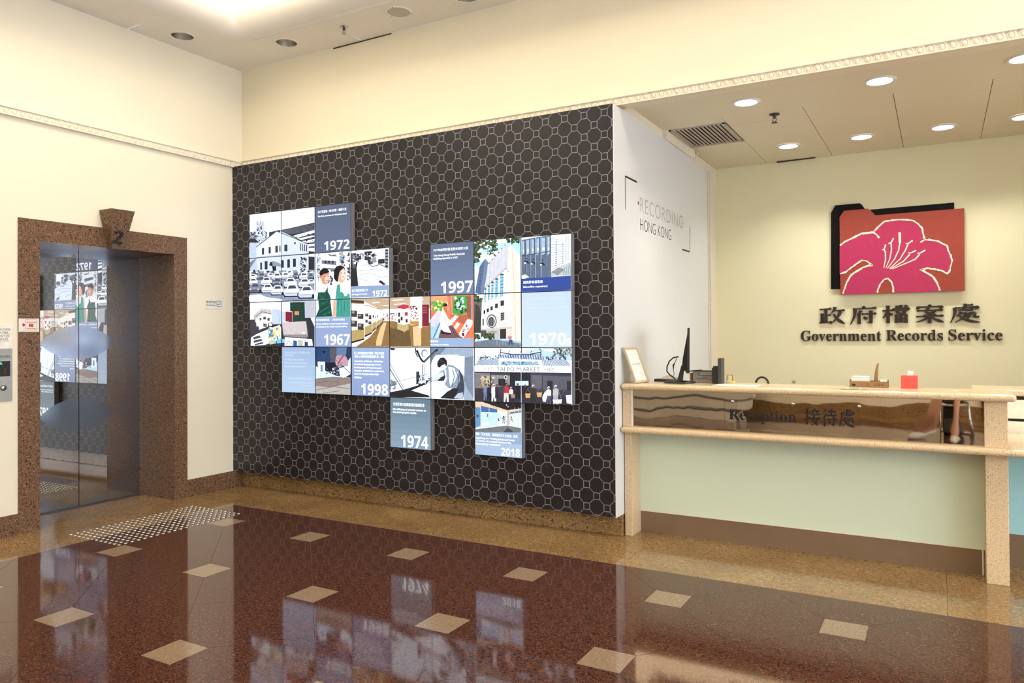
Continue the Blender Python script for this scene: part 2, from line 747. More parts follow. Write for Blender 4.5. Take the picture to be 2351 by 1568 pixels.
h = 0.105
for j in range(-1, NY):
    for i in range(-1, NX):
        xi, yj = X0 + i * P_, Y0 - j * Q_
        if 0 <= i < NX and 0 <= j < NY:
            stone('inlay_tile', [(xi - h, yj - h), (xi + h, yj - h), (xi + h, yj + h), (xi - h, yj + h)], M['inlay'], 0.0008)
        if j >= 0:                                  # tile to the right of inlay (i, j)
            a, b = xi + h, xi + P_ - h
            mx = xi + P_ / 2
            if i == -1:
                pts = [(mx, yj + Q_ / 2), (mx, yj - Q_ / 2), (b, yj - h), (b, yj + h)]
            elif i == NX - 1:
                pts = [(a, yj + h), (a, yj - h), (mx, yj - Q_ / 2), (mx, yj + Q_ / 2)]
            else:
                pts = [(a, yj + h), (a, yj - h), (mx, yj - Q_ / 2), (b, yj - h), (b, yj + h), (mx, yj + Q_ / 2)]
            stone('red_tile', pts, M['red_granite'])
        if i >= 0:                                  # tile below inlay (i, j)
            my = yj - Q_ / 2
            if j == -1:
                pts = [(xi - P_ / 2, my), (xi - h, yj - Q_ + h), (xi + h, yj - Q_ + h), (xi + P_ / 2, my)]
            elif j == NY - 1:
                pts = [(xi - h, yj - h), (xi - P_ / 2, my), (xi + P_ / 2, my), (xi + h, yj - h)]
            else:
                pts = [(xi - h, yj - h), (xi - P_ / 2, my), (xi - h, yj - Q_ + h), (xi + h, yj - Q_ + h), (xi + P_ / 2, my), (xi + h, yj - h)]
            stone('red_tile', pts, M['red_granite'])


def rect_stone(x0, y0, x1, y1):
    stone('border_tile', [(x0, y0), (x1, y0), (x1, y1), (x0, y1)], M['tan_granite'], 0.001)


rect_stone(0.0, FY0, FX0, 0.0)
for i in range(NX):
    rect_stone(FX0 + i * P_, FY0, FX0 + (i + 1) * P_, 0.25)
    rect_stone(FX0 + i * P_, YF, FX0 + (i + 1) * P_, FY1)
    if i >= 3:
        rect_stone(FX0 + i * P_, 0.25, FX0 + (i + 1) * P_, 1.4)
        rect_stone(FX0 + i * P_, 1.4, FX0 + (i + 1) * P_, YB)
rect_stone(0, YF, FX0, FY1)
for j in range(NY):
    rect_stone(0.0, FY0 - (j + 1) * Q_, FX0, FY0 - j * Q_)
    rect_stone(FX1, FY0 - (j + 1) * Q_, XR, FY0 - j * Q_)
rect_stone(FX1, FY0, XR, 0.25)
rect_stone(FX1, YF, XR, FY1)
rect_stone(-0.52, -1.968, 0.0, -0.765)

# ---- walls
EY0, EY1, EZ = -1.968, -0.785, 2.245       # elevator opening
wl = MB()
wl.box((-0.2, YF, 0), (0, EY0 - 0.12, ZL)).box((-0.2, EY1 + 0.1, 0), (0, 0.2, ZL)).box((-0.2, EY0 - 0.12, EZ + 0.1), (0, EY1 + 0.1, ZL))
wl.build('wall_left', M['paint'], kind='structure', label='cream painted wall around the elevator')
MB().box((0, 0, 0), (4.03, 0.2, ZL)).box((4.03, 0, 3.195), (XR, 0.12, ZL)).build('wall_back', M['paint_warm'], kind='structure',
        label='warm cream upper wall above patterned panel and reception opening')
MB().box((3.85, 0.2, 0), (4.03, YB, ZR)).build('wall_return', M['paint'], kind='structure', label='partition wall beside the reception')
MB().box((3.85, YB, 0), (9.4, YB + 0.15, ZR + 0.1)).build('wall_reception', M['paint_rec'], kind='structure', label='pale yellow wall behind the reception counter')
MB().box((9.2, 0.12, 0), (9.4, YB, ZR)).box((9.2, 0, 0), (XR, 0.12, 3.195)).build('wall_reception_right', M['paint_rec'], kind='structure')
MB().box((-0.2, YF - 0.2, 0), (XR, YF, ZL)).build('wall_front', M['paint'], kind='structure', label='cream wall on the entrance side')
wr = MB().box((XR, YF - 0.2, 0), (XR + 0.2, YF + 0.9, ZL)).box((XR, -0.7, 0), (XR + 0.2, 0.12, ZL))
wr.box((XR, YF + 0.9, 3.25), (XR + 0.2, -0.7, ZL)).box((XR, YF + 0.9, 0), (XR + 0.2, -0.7, 0.12)).build('wall_right', M['paint'], kind='structure')
win = empty('window_1', (XR + 0.1, -4.7, 0.12), 'glazed entrance screen with steel mullions', kind='structure')
k = 6
wy = [YF + 0.9 + (-0.7 - YF - 0.9) * i / k for i in range(k + 1)]
for y in wy:
    MB().box((XR + 0.06, y - 0.03, 0.12), (XR + 0.14, y + 0.03, 3.25)).build('mullion', M['steel'], win)
for a, b in zip(wy[:-1], wy[1:]):
    MB().box((XR + 0.095, a + 0.03, 0.12), (XR + 0.105, b - 0.03, 3.25)).build('pane', M['glass'], win)

# ---- baseboards
MB().bbox((0, EY1 + 0.135, 0), (0.016, -0.0145, 0.16), 0.003).bbox((0, YF, 0), (0.016, EY0 - 0.157, 0.158), 0.003).build('baseboard_left', M['jamb_granite'], kind='structure')
MB().bbox((0.0, -0.014, 0), (4.052, 0.0, 0.16), 0.003).bbox((4.031, 0.0, 0), (4.052, 0.24, 0.16), 0.003).build('baseboard_back', M['tan_granite'], kind='structure')
MB().bbox((0, YF, 0), (XR, YF + 0.016, 0.2), 0.003).build('baseboard_front', M['tan_granite'], kind='structure')

# ---- plaster mouldings with a row of eggs
egg = MB()
egg.lathe((0, 0, 0), [(1.0, 0.0), (1.0, 0.55), (0.88, 0.75), (0.74, 0.55), (0.72, 0.3)], 12, 'y', True, -1)
egg.lathe((0, 0, 0), [(0.62, 0.25), (0.55, 0.75), (0.32, 1.05), (0.02, 1.15)], 12, 'y', True, -1)
egg_me = egg.mesh('egg', M['mould'])


def strip(a, b, axis):
    m = MB()
    if axis == 'x':
        m.bbox((a, -0.012, 3.187), (b, 0, 3.257), 0.004).bbox((a, -0.026, 3.245), (b, 0, 3.258), 0.004).bbox((a, -0.03, 3.186), (b, 0, 3.194), 0.003)
    else:
        m.bbox((0, a, 3.172), (0.012, b, 3.242), 0.004).bbox((0, a, 3.23), (0.026, b, 3.243), 0.004).bbox((0, a, 3.171), (0.03, b, 3.179), 0.003)
    return m


tb = strip(0.0, XR, 'x').build('trim_1', M['mould'], kind='structure', label='cream egg moulding along the upper back wall')
tl = strip(YF, 0.0, 'y').build('trim_2', M['mould'], kind='structure', label='cream egg moulding along the left wall above the elevator')
x = 0.05
while x < 7.2:
    link('egg', egg_me, tb, (x, -0.008, 3.2195), (0, 0, 0), (0.0235, 0.014, 0.030))
    x += 0.0585
y = -0.05
while y > -2.9:
    link('egg', egg_me, tl, (0.008, y, 3.2045), (0, 0, R(90)), (0.0235, 0.014, 0.030))
    y -= 0.0585

# ---- lobby ceiling: flat border of panels, curved lip, luminous ceiling inside
OX0, OY0, OX1, OY1 = 0.52, -0.50, 11.2, -9.0     # where the lip starts
LR = 0.24
HP = 0.5
ceil = MB()
CB0, CB1 = ZL + 0.17, ZL + 0.24
ceil.box((-0.2, YF - 0.2, CB0), (OX0, 0.2, CB1)).box((OX1, YF - 0.2, CB0), (XR + 0.2, 0.2, CB1))
ceil.box((OX0, OY0, CB0), (OX1, 0.2, CB1)).box((OX0, YF - 0.2, CB0), (OX1, OY1, CB1))
ceil = ceil.build('ceiling', M['ceil'], kind='structure', label='pale lobby ceiling around a glowing recess')
CANS = [(0.276, -0.891), (0.957, -0.315), (2.876, -0.27)]
HOLE = 0.094


def cpanel(x0, y0, x1, y1):
    g = 0.0016
    x0, y0, x1, y1 = x0 + g, y0 + g, x1 - g, y1 - g
    hs = [(hx, hy) for hx, hy in CANS if x0 < hx < x1 and y0 < hy < y1]
    if not hs:
        MB().box((x0, y0, ZL), (x1, y1, ZL + 0.012)).build('ceiling_panel', M['ceil'], ceil)
        return
    loops = [[Vector((x0, y0, ZL)), Vector((x1, y0, ZL)), Vector((x1, y1, ZL)), Vector((x0, y1, ZL))]]
    for hx, hy in hs:
        loops.append([Vector((hx + HOLE * math.cos(-2 * math.pi * i / 32), hy + HOLE * math.sin(-2 * math.pi * i / 32), ZL)) for i in range(32)])
    m = MB()
    tr = tessellate_polygon(loops)
    flat = [p for lp in loops for p in lp]
    m.add(flat, [list(t) for t in tr])
    m.build('ceiling_panel', M['ceil'], ceil)


ys = [0.0, OY0] + [-0.60 - 0.635 * i for i in range(1, 15)]
for a, b in zip(ys[:-1], ys[1:]):
    cpanel(0.0, max(b, YF), OX0, a)
xs = [OX0 + 1.06 * i for i in range(0, 11)]
for a, b in zip(xs[:-1], xs[1:]):
    cpanel(a, OY0, b, 0.0)
cpanel(xs[-1], OY0, XR, 0.0)
cpanel(OX1, YF, XR, OY0)
cpanel(OX0, YF, OX1, OY1)
# curved lip as rounded-rectangle rings, each ring further in and higher
lip = MB()
rings = []
K = 10
for s in range(K + 1):
    t = math.pi / 2 * s / K
    d, zz = LR * math.sin(t), LR * 1.0 * (1 - math.cos(t))
    ring = []
    for cx, cy, a0 in ((OX0 + LR, OY1 + LR, 180), (OX1 - LR, OY1 + LR, 270), (OX1 - LR, OY0 - LR, 0), (OX0 + LR, OY0 - LR, 90)):
        rr = max(LR - d, 0.0) + 0.0
        for q in range(7):
            a = R(a0 + 90 * q / 6)
            ring.append(Vector((cx + rr * math.cos(a), cy + rr * math.sin(a), ZL + zz)))
    rings.append(ring)
n = len(rings[0])
# outermost ring is square-cornered so that it meets the flat panels
corner = [(OX0, OY1), (OX1, OY1), (OX1, OY0), (OX0, OY0)]
rings.insert(0, [Vector((corner[q // 7][0], corner[q // 7][1], ZL)) for q in range(n)])
rings.append([Vector((p.x, p.y, ZL + HP)) for p in rings[-1]])
vs = [p for r_ in rings for p in r_]
fs = [(a * n + i, a * n + (i + 1) % n, (a + 1) * n + (i + 1) % n, (a + 1) * n + i) for a in range(len(rings) - 1) for i in range(n)]
lip.add(vs, fs, True).build('curved_lip', M['ceil'], ceil)
CI = OX0 + LR + 0.75
MB().box((OX0 + 0.2, OY1 + 0.2, ZL + HP + 0.001), (OX1 - 0.2, OY0 - 0.2, ZL + HP + 0.05)).build('recess_ceiling', M['ceil'], ceil)
lum = MB()
ax0, ax1, ay0, ay1 = OX0 + LR - 0.01, OX1 - LR + 0.01, OY1 + LR - 0.01, OY0 - LR + 0.01
WS = 0.85
lum.box((ax0, ay1 - WS, ZL + HP - 0.02), (ax1, ay1, ZL + HP)).box((ax0, ay0, ZL + HP - 0.02), (ax1, ay0 + WS, ZL + HP))
lum.box((ax0, ay0 + WS, ZL + HP - 0.02), (ax0 + WS, ay1 - WS, ZL + HP)).box((ax1 - WS, ay0 + WS, ZL + HP - 0.02), (ax1, ay1 - WS, ZL + HP))
lum.build('luminous_panel', M['cove'], ceil, label='glowing warm white light strip around the ceiling recess')

# ---- reception ceiling
cr = MB().box((3.85, 0.12, ZR + 0.01), (9.4, YB, ZR + 0.1)).build('ceiling_reception', M['joint'], kind='structure', label='tiled ceiling over the reception')
sx = [4.03, 4.564, 5.19, 5.822, 6.448, 7.07, 7.69, 8.3, 8.9, 9.2]
sy = [1.238, 1.871, 2.504, YB]
MB().box((4.03, 0.12, ZR), (9.2, 0.97, ZR + 0.01)).build('plaster_strip', M['ceil_rec'], cr)
GX0, GX1, GY0, GY1 = 4.075, 4.555, 1.10, 1.80     # air grille opening
rows = [(0.97, 1.238), (1.238, 1.871), (1.871, 2.504), (2.504, YB)]
for (a, b) in rows:
    for c, d in zip(sx[:-1], sx[1:]):
        g = 0.0022
        if c < 4.1 and a < 1.8:
            continue
        tilt = 0.0
        MB().box((c + g, a + g, ZR + rnd.uniform(0, 0.002)), (d - g, b - g, ZR + 0.01)).build('ceiling_tile', M['ceil_rec'], cr)
MB().box((4.03, 0.97, ZR), (4.562, GY0 - 0.004, ZR + 0.01)).box((4.03, GY0, ZR), (GX0 - 0.003, 1.869, ZR + 0.01)).box((GX0, GY1 + 0.004, ZR), (4.562, 1.869, ZR + 0.01)).build('plaster_strip', M['ceil_rec'], cr)

# ---- elevator doorway
EC = (-0.25, -1.375, 0)
el = empty('door_1', EC, 'elevator doorway with brown granite surround and etched mirror doors', 'elevator', kind='structure')
dep = -0.50


def yz(pts, x):
    return [(x, p[0], p[1]) for p in pts]


MB().prism(yz([(-2.125, 0), (EY0, 0), (EY0, EZ), (-2.125, 2.41)], dep), (0.513, 0, 0)).build('jamb_stone', M['jamb_granite'], el)
MB().prism(yz([(EY1, 0), (-0.65, 0), (-0.65, 2.41), (EY1, EZ)], dep), (0.513, 0, 0)).build('jamb_stone', M['jamb_granite'], el)
MB().prism(yz([(-2.125, 2.412), (EY0, EZ + 0.002), (EY1, EZ + 0.002), (-0.65, 2.412)], dep), (0.513, 0, 0)).build('lintel_stone', M['jamb_granite'], el)
ks = MB()
kb1, kb2 = on_x(256, 568, 0.07), on_x(284, 570, 0.07)
ks.add([(0.012, -1.492, 2.555), (0.18, -1.492, 2.556), (0.18, -1.283, 2.558), (0.012, -1.262, 2.56),
        (0.012, kb1.y, 2.236), (0.07, kb1.y, 2.236), (0.07, kb2.y, 2.236), (0.012, kb2.y, 2.236)],
       [(0, 1, 2, 3), (4, 7, 6, 5), (0, 4, 5, 1), (1, 5, 6, 2), (2, 6, 7, 3), (3, 7, 4, 0)])
kso = ks.build('keystone', M['jamb_granite'], el)
nb = MB()
p0, p1 = on_x(264, 558, 0.13), on_x(286, 532, 0.13)
a = len(nb.v), len(nb.f)
sl = (0.18 - 0.07) / (2.556 - 2.236)
xa = 0.07 + (p0.z - 2.236) * sl + 0.004
text_into(nb, sans_bold('2'), (xa, p0.y, p0.z), (0, p1.y - p0.y, 0), (sl * (p1.z - p0.z), 0, p1.z - p0.z), res=6)
extrude_flat(nb, a[0], a[1], (0.008, 0, 0))
nb.build('floor_number', M['black'], kso, label='black numeral 2')
for a, b in ((EY0, -1.3668), (-1.3612, EY1 + 0.02)):
    d = MB().box((dep - 0.03, a, 0.006), (dep, b, EZ + 0.05)).build('door_leaf', M['door'], el)
MB().box((dep - 0.05, EY0, 0.0), (dep - 0.031, EY1 + 0.02, EZ + 0.06)).build('shaft_panel', M['steel'], el)
MB().box((dep, EY0, 0.0), (dep + 0.035, EY1, 0.004)).build('sill', M['dark'], el)

# ---- tactile studs in front of the elevator
tp = empty('tactile_paving', (0.66, -1.4, 0), 'grid of small round steel tactile studs on the floor before the elevator', 'tactile studs')
st = MB().lathe((0, 0, 0), [(0.0145, 0.0), (0.0140, 0.003), (0.0105, 0.005), (0.0005, 0.0053)], 10)
st_me = st.mesh('stud', M['stud'])
for i in range(12):
    for j in range(22):
        link('stud', st_me, tp, (0.363 + 0.0541 * i - 0.66, -0.868 - 0.0506 * j + 1.4, 0))

# ================================================================== PATTERNED PANEL AND VIDEO SCREENS
PY = -0.12
pw = empty('patterned_wall_panel', (2.03, -0.06, 0.16), 'dark panel printed with pale lattice, white lettered end board beside reception', 'wall panel')
MB().box((0.001, PY, 0.16), (4.046, -0.002, 3.178)).build('front_board', M['lattice'], pw, label='dark board with pale square and octagon lattice')
a, b = on_y(905, 1057, PY), on_y(975, 1061, PY)
MB().prism([(a.x, PY - 0.0006, a.z), (b.x, PY - 0.0006, b.z), (b.x, PY - 0.0006, b.z + 0.004), (a.x, PY - 0.0006, a.z + 0.004)], (0, 0.0006, 0)).build('scratch', M['kick'], pw)
XE = 4.054
eb = MB()
eb = eb.box((4.0465, PY - 0.001, 0.16), (XE, 2.42, 3.172)).build('end_board', M['white_board'], pw, label='white end board with lettering')
t0 = XE + 0.0006


def end_text(body, mat, name, pl0, pl1, pr0, **kw):
    """pl0 lower left px, pl1 upper left px, pr0 lower right px on the white end board"""
    a, b, c = on_x(*pl0, t0), on_x(*pl1, t0), on_x(*pr0, t0)
    m = MB()
    text_into(m, body, a, (0, c.y - a.y, 0), (0, 0, b.z - a.z), **kw)
    return m.build(name, mat, eb)


end_text('RECORDING', M['greytext'], 'lettering', (1469, 486), (1469, 452), (1568, 519), res=5, offset=-0.008, spacing=1.1)
end_text('HONG KONG', M['blacktext'], 'lettering', (1470, 528), (1470, 501), (1541, 549), res=5, offset=-0.012)


def end_bar(name, px, w=0.010, mat='blacktext'):
    m = MB()
    P3 = [on_x(x_, y_, t0) for x_, y_ in px]
    for a, b in zip(P3[:-1], P3[1:]):
        if abs(a.z - b.z) < abs(a.y - b.y):
            m.box((t0 - 0.0005, a.y - w / 2, a.z - w * .75), (t0, b.y + w / 2, a.z + w * .75))
        else:
            m.box((t0 - 0.0005, a.y - w / 2, a.z), (t0, a.y + w / 2, b.z))
    return m.build(name, M[mat], eb)


end_bar('corner_mark', [(1436, 481), (1436, 405), (1462, 418.5)])
end_bar('corner_mark', [(1583.5, 518), (1583.5, 578), (1566, 573)])
c_ = on_x(1465.5, 466, t0)
MB().lathe(c_ - Vector((0.0003, 0, 0)), [(0.0001, 0), (0.014, 0), (0.014, 0.0003), (0.0001, 0.0003)], 16, 'x').build('record_dot', M['redtext'], eb, label='small red record dot')
# thin edge trim pipes at the far edge of the end board
MB().box((4.03, 2.425, 0.1), (4.06, 2.445, 3.16)).build('trim_3', M['mould'], kind='structure')
MB().box((4.03, 2.47, 0.1), (4.07, 2.50, 3.16)).build('trim_4', M['mould'], kind='structure')

# ---------------------------------------------------------------- picture engine
SY = -0.172
CW, CH, CX0, CZ0 = 0.4288, 0.4265, 0.302, 2.672


def cell_rect(r, c):
    return (CX0 + (c - 1) * CW + 0.0035, CZ0 - r * CH + 0.0035, CX0 + c * CW - 0.0035, CZ0 - (r - 1) * CH - 0.0035)


PICS = {}
CELLS = [(1, 1), (1, 2), (1, 3), (2, 1), (2, 2), (2, 3), (2, 4), (2, 6), (2, 7), (2, 8)] + [(3, c) for c in range(1, 9)] + [(4, c) for c in range(2, 9)] + [(5, 5), (5, 7)]
for cl in CELLS:
    PICS[cl] = [[], [], [], 0]       # verts, faces, colours per face, layer


def TA(x, y):
    return 550 + x / 5.2275, 450 + y / 5.2275


def TB(x, y):
    return 550 + x / 5.2275, 660 + y / 5.2275


def TC(x, y):
    return 950 + x / 5.2275, 510 + y / 5.2275


def TD(x, y):
    return 870 + x / 4.898, 760 + y / 4.898


def clip(poly, rc):
    x0, z0, x1, z1 = rc
    for ax, lim, sg in ((0, x0, 1), (0, x1, -1), (1, z0, 1), (1, z1, -1)):
        out = []
        n_ = len(poly)
        for i in range(n_):
            a, b = poly[i], poly[(i + 1) % n_]
            ina, inb = (a[ax] - lim) * sg >= 0, (b[ax] - lim) * sg >= 0
            if ina:
                out.append(a)
            if ina != inb:
                t = (lim - a[ax]) / (b[ax] - a[ax])
                out.append((a[0] + (b[0] - a[0]) * t, a[1] + (b[1] - a[1]) * t))
        poly = out
        if len(poly) < 3:
            return []
    return poly


GRAIN = [1.0]


def colr(c):
    l = [lin(v_) for v_ in c]
    m_ = max(l)
    g = 1.0
    if GRAIN[0] > 0 or m_ > 0.97:                  # photographs are driven brighter than the flat captions
        g += 0.8 * max(0.0, (m_ - 0.55) / 0.45) ** 2
    g *= 1.06 / 2 ** SC.view_settings.exposure
    return tuple(v_ * g for v_ in l) + (GRAIN[0] * (1 - 0.75 * m_),)


def emit_poly(cl, poly, col):
    pc = clip(poly, cell_rect(*cl))
    if len(pc) < 3:
        return
    d = PICS[cl]
    d[3] += 1
    yy = SY - 0.00006 * d[3]
    o = len(d[0])
    v3 = [Vector((p[0], p[1], 0)) for p in pc]
    tr = tessellate_polygon([v3])
    d[0] += [(p[0], yy, p[1]) for p in pc]
    for t in tr:
        d[1].append([o + i for i in t])
        d[2].append(col)


def PG(cells, T, col, pts):
    if isinstance(pts, str):
        pts = [tuple(float(q) for q in s.split(',')) for s in pts.split()]
    w3 = [on_y(*T(x_, y_), SY) for x_, y_ in pts]
    poly = [(p.x, p.z) for p in w3]
    for cl in cells:
        emit_poly(cl, poly, colr(col))


def FILL(cells, col):
    for cl in cells:
        x0, z0, x1, z1 = cell_rect(*cl)
        emit_poly(cl, [(x0, z0), (x1, z0), (x1, z1), (x0, z1)], colr(col))


def GRAD(cells, c0, c1, n=8, vertical=True):
    """colour shifts from top to bottom of the display: bands of colour"""
    for cl in cells:
        x0, z0, x1, z1 = cell_rect(*cl)
        for i in range(n):
            t = i / (n - 1)
            c = tuple(a + (b - a) * t for a, b in zip(c0, c1))
            za, zb = z1 + (z0 - z1) * i / n, z1 + (z0 - z1) * (i + 1) / n
            emit_poly(cl, [(x0, zb), (x1, zb), (x1, za), (x0, za)], colr(c))


def RC(cells, T, col, x0, y0, x1, y1, sk=0.0):
    PG(cells, T, col, [(x0, y0), (x1, y0 + sk), (x1, y1 + sk), (x0, y1)])


def EL(cells, T, col, cx, cy, rx, ry, n=14):
    PG(cells, T, col, [(cx + rx * math.cos(2 * math.pi * i / n), cy + ry * math.sin(2 * math.pi * i / n)) for i in range(n)])


def LN(cells, T, col, w, pts):
    if isinstance(pts, str):
        pts = [tuple(float(q) for q in s.split(',')) for s in pts.split()]
    for a, b in zip(pts[:-1], pts[1:]):
        PG(cells, T, col, [tuple(p) for p in stroke_poly([(a[0], a[1], w), (b[0], b[1], w)])])


def SPK(cells, T, cols, x0, y0, x1, y1, n_, s0, s1, seed=1):
    rr = random.Random(seed)
    for _ in range(n_):
        x_, y_ = rr.uniform(x0, x1), rr.uniform(y0, y1)
        s, a = rr.uniform(s0, s1), rr.uniform(0.4, 1.6)
        PG(cells, T, cols[rr.randrange(len(cols))], [(x_ - s, y_ - s * a * rr.random()), (x_ + s * rr.random(), y_ - s * a), (x_ + s, y_ + s * a * rr.random()), (x_ - s * rr.random(), y_ + s * a)])


def TX(cl, T, col, body, x0, y0, x1, y1, **kw):
    """text box: (x0, y0) upper left, (x0, y1) lower left, x1 right end"""
    a, b, c = on_y(*T(x0, y1), SY), on_y(*T(x0, y0), SY), on_y(*T(x1, y1), SY)
    vs_, fs_ = text_shape(body, res=2, **kw)
    d = PICS[cl]
    d[3] += 1
    yy = SY - 0.00006 * d[3] - 0.0001
    rc = cell_rect(*cl)
    o = len(d[0])
    d[0] += [(min(max(a.x + (c.x - a.x) * v_.x, rc[0]), rc[2]), yy, min(max(a.z + (b.z - a.z) * v_.y, rc[1]), rc[3])) for v_ in vs_]
    for f in fs_:
        d[1].append([o + i for i in f])
        d[2].append(colr(col)[:3] + (0.0,))


W = (246, 250, 255)
DK = (28, 30, 42)
# ---- old building and parked cars (four screens)
K1 = [(1, 1), (1, 2), (2, 1), (2, 2)]
FILL(K1, (214, 229, 246))
PG(K1, TA, (205, 226, 247), "120,225 900,130 900,200 120,330")
PG(K1, TA, (196, 206, 226), "120,430 200,440 205,330 215,295 226,340 240,328 256,285 266,340 280,298 293,340 290,440 335,462 335,560 120,600")
for x_ in (212, 232, 256, 282):
    LN(K1, TA, DK, 5, [(x_, 300), (x_, 350)])
SPK(K1, TA, [DK, (90, 95, 115), (230, 236, 246)], 205, 350, 330, 540, 60, 4, 12, 2)
SPK(K1, TA, [(50, 52, 66), (140, 146, 166)], 122, 440, 205, 560, 34, 5, 16, 3)
PG(K1, TA, DK, "120,520 190,512 245,560 120,560")
PG(K1, TA, (46, 50, 66), "360,435 620,382 900,318 900,905 828,905 828,580 500,425 360,500")
for k_ in range(6):
    LN(K1, TA, (128, 136, 156), 3.5, [(500, 418 + 9 * k_), (900, 338 + 15 * k_)])
for q in ("640,478 900,408 900,440 690,505", "700,512 900,466 900,486 740,528", "740,545 900,515 900,552 770,566", "800,580 900,572 900,602 826,606", "830,622 900,622 900,668 830,660", "830,690 900,690 900,730 830,724"):
    PG(K1, TA, (226, 236, 250), q)
SPK(K1, TA, [(34, 36, 50), (150, 158, 176)], 640, 455, 900, 560, 26, 4, 12, 5)
PG(K1, TA, (188, 202, 226), "120,575 212,560 212,900 120,930")
PG(K1, TA, (200, 212, 234), "205,612 450,422 828,578 828,905 208,905")
PG(K1, TA, (216, 227, 244), "230,620 450,445 500,470 500,700 230,720")
LN(K1, TA, DK, 8, "205,614 450,422 640,498 830,580")
LN(K1, TA, (150, 160, 186), 4, "208,738 500,712 830,690")
for q in ((275, 625, 301, 705), (355, 612, 381, 692), (436, 600, 466, 680), (484, 595, 500, 672), (540, 585, 577, 665), (658, 555, 676, 580), (730, 568, 740, 655), (752, 575, 762, 660), (776, 582, 787, 665), (800, 588, 812, 668),
          (248, 800, 270, 885), (302, 783, 336, 882), (505, 770, 531, 862), (573, 768, 605, 860), (642, 760, 676, 852)):
    RC(K1, TA, (42, 46, 62), *q, sk=-2)
for q in ((573, 768, 605), (642, 760, 676)):
    EL(K1, TA, (42, 46, 62), (q[0] + q[2]) / 2, q[1], (q[2] - q[0]) / 2, 9)
PG(K1, TA, (150, 158, 178), "365,800 400,782 440,788 495,815 495,850 440,842 400,846 365,838")
PG(K1, TA, (30, 32, 44), "355,830 372,790 392,790 398,842 440,842 440,905 400,905 390,840")
PG(K1, TA, (120, 130, 150), "120,800 205,745 120,880")
SPK(K1, TA, [(40, 44, 56), (90, 98, 116)], 732, 740, 806, 900, 46, 4, 13, 7)
PG(K1, TA, (150, 162, 186), "120,905 900,885 900,1262 120,1262")
SPK(K1, TA, [(52, 56, 70), (208, 220, 240), (232, 240, 252), (96, 102, 120)], 122, 900, 898, 990, 120, 8, 26, 9)


def car(cx, cy, w, t=0):
    b, s = (238, 244, 253), (196, 208, 230)
    if t:
        b, s = (138, 148, 168), (90, 98, 116)
    PG(K1, TA, (32, 34, 46), [(cx - .55 * w, cy + .30 * w), (cx + .56 * w, cy + .28 * w), (cx + .5 * w, cy + .48 * w), (cx - .5 * w, cy + .5 * w)])
    PG(K1, TA, s, [(cx - .5 * w, cy), (cx + .5 * w, cy - .04 * w), (cx + .52 * w, cy + .3 * w), (cx + .4 * w, cy + .4 * w), (cx - .42 * w, cy + .42 * w), (cx - .52 * w, cy + .3 * w)])
    PG(K1, TA, b, [(cx - .36 * w, cy), (cx - .22 * w, cy - .3 * w), (cx + .26 * w, cy - .32 * w), (cx + .42 * w, cy - .02 * w), (cx + .44 * w, cy + .16 * w), (cx - .5 * w, cy + .2 * w)])
    PG(K1, TA, (70, 78, 98), [(cx - .28 * w, cy - .03 * w), (cx - .18 * w, cy - .24 * w), (cx + .2 * w, cy - .25 * w), (cx + .3 * w, cy - .05 * w)])
    LN(K1, TA, (60, 64, 80), 4, [(cx - .44 * w, cy + .25 * w), (cx + .3 * w, cy + .24 * w)])
    EL(K1, TA, (245, 248, 255), cx - .38 * w, cy + .17 * w, .05 * w, .05 * w)
    EL(K1, TA, (245, 248, 255), cx + .24 * w, cy + .17 * w, .05 * w, .05 * w)
    EL(K1, TA, (24, 24, 34), cx + .42 * w, cy + .32 * w, .09 * w, .12 * w)


for c_ in ((165, 965, 90), (270, 955, 100, 1), (380, 950, 80), (455, 960, 110), (560, 950, 100), (680, 950, 90, 1), (780, 955, 110), (860, 960, 80, 1), (170, 1020, 110), (330, 1015, 130), (460, 1025, 120, 1), (620, 1030, 150), (790, 1035, 140),
           (870, 1030, 80), (195, 1095, 150, 1), (345, 1100, 140), (465, 1120, 150), (640, 1120, 190), (815, 1140, 190)):
    car(*c_)
PG(K1, TA, (214, 226, 246), "120,1195 250,1180 340,1215 520,1240 520,1265 120,1265")
LN(K1, TA, (120, 126, 146), 3, "200,1255 300,1195")
LN(K1, TA, (120, 126, 146), 3, "330,1255 400,1225")

# ---- slate captions
GRAIN[0] = 0.0
GRAD([(1, 3)], (84, 98, 128), (98, 112, 142))
TX((1, 3), TA, W, '位於花園道一號A的第一個辦公室', 938, 178, 1283, 210)
TX((1, 3), TA, W, sans_bold('The first premises at 1A Garden Road'), 938, 237, 1284, 262)
TX((1, 3), TA, (236, 243, 255), sans_bold('1972'), 1015, 545, 1320, 655)
GRAD([(2, 6)], (96, 112, 144), (114, 134, 170))
TX((2, 6), TC, W, '1997年啟用的香港歷史檔案大樓', 237, 322, 650, 355)
TX((2, 6), TC, W, sans_bold('The Hong Kong Public Records'), 237, 392, 612, 421)
TX((2, 6), TC, W, sans_bold('Building opened in 1997'), 237, 430, 527, 459)
TX((2, 6), TC, W, sans_bold('1997'), 325, 716, 708, 856)
GRAD([(5, 5)], (106, 130, 148), (138, 166, 186))
TX((5, 5), TD, W, '在攝影室內拍攝書冊的縮微影像', 160, 800, 512, 838)
TX((5, 5), TD, W, sans_bold('Microfilming of a bound volume at'), 158, 864, 528, 893)
TX((5, 5), TD, W, sans_bold('the photographic studio'), 158, 897, 420, 925)
TX((5, 5), TD, W, sans_bold('1974'), 248, 1165, 555, 1300)
GRAD([(4, 4)], (160, 182, 222), (146, 168, 214))
TX((4, 4), TB, W, '與上海市檔案館合作舉辦「歷史的足跡', 1375, 770, 1735, 803)
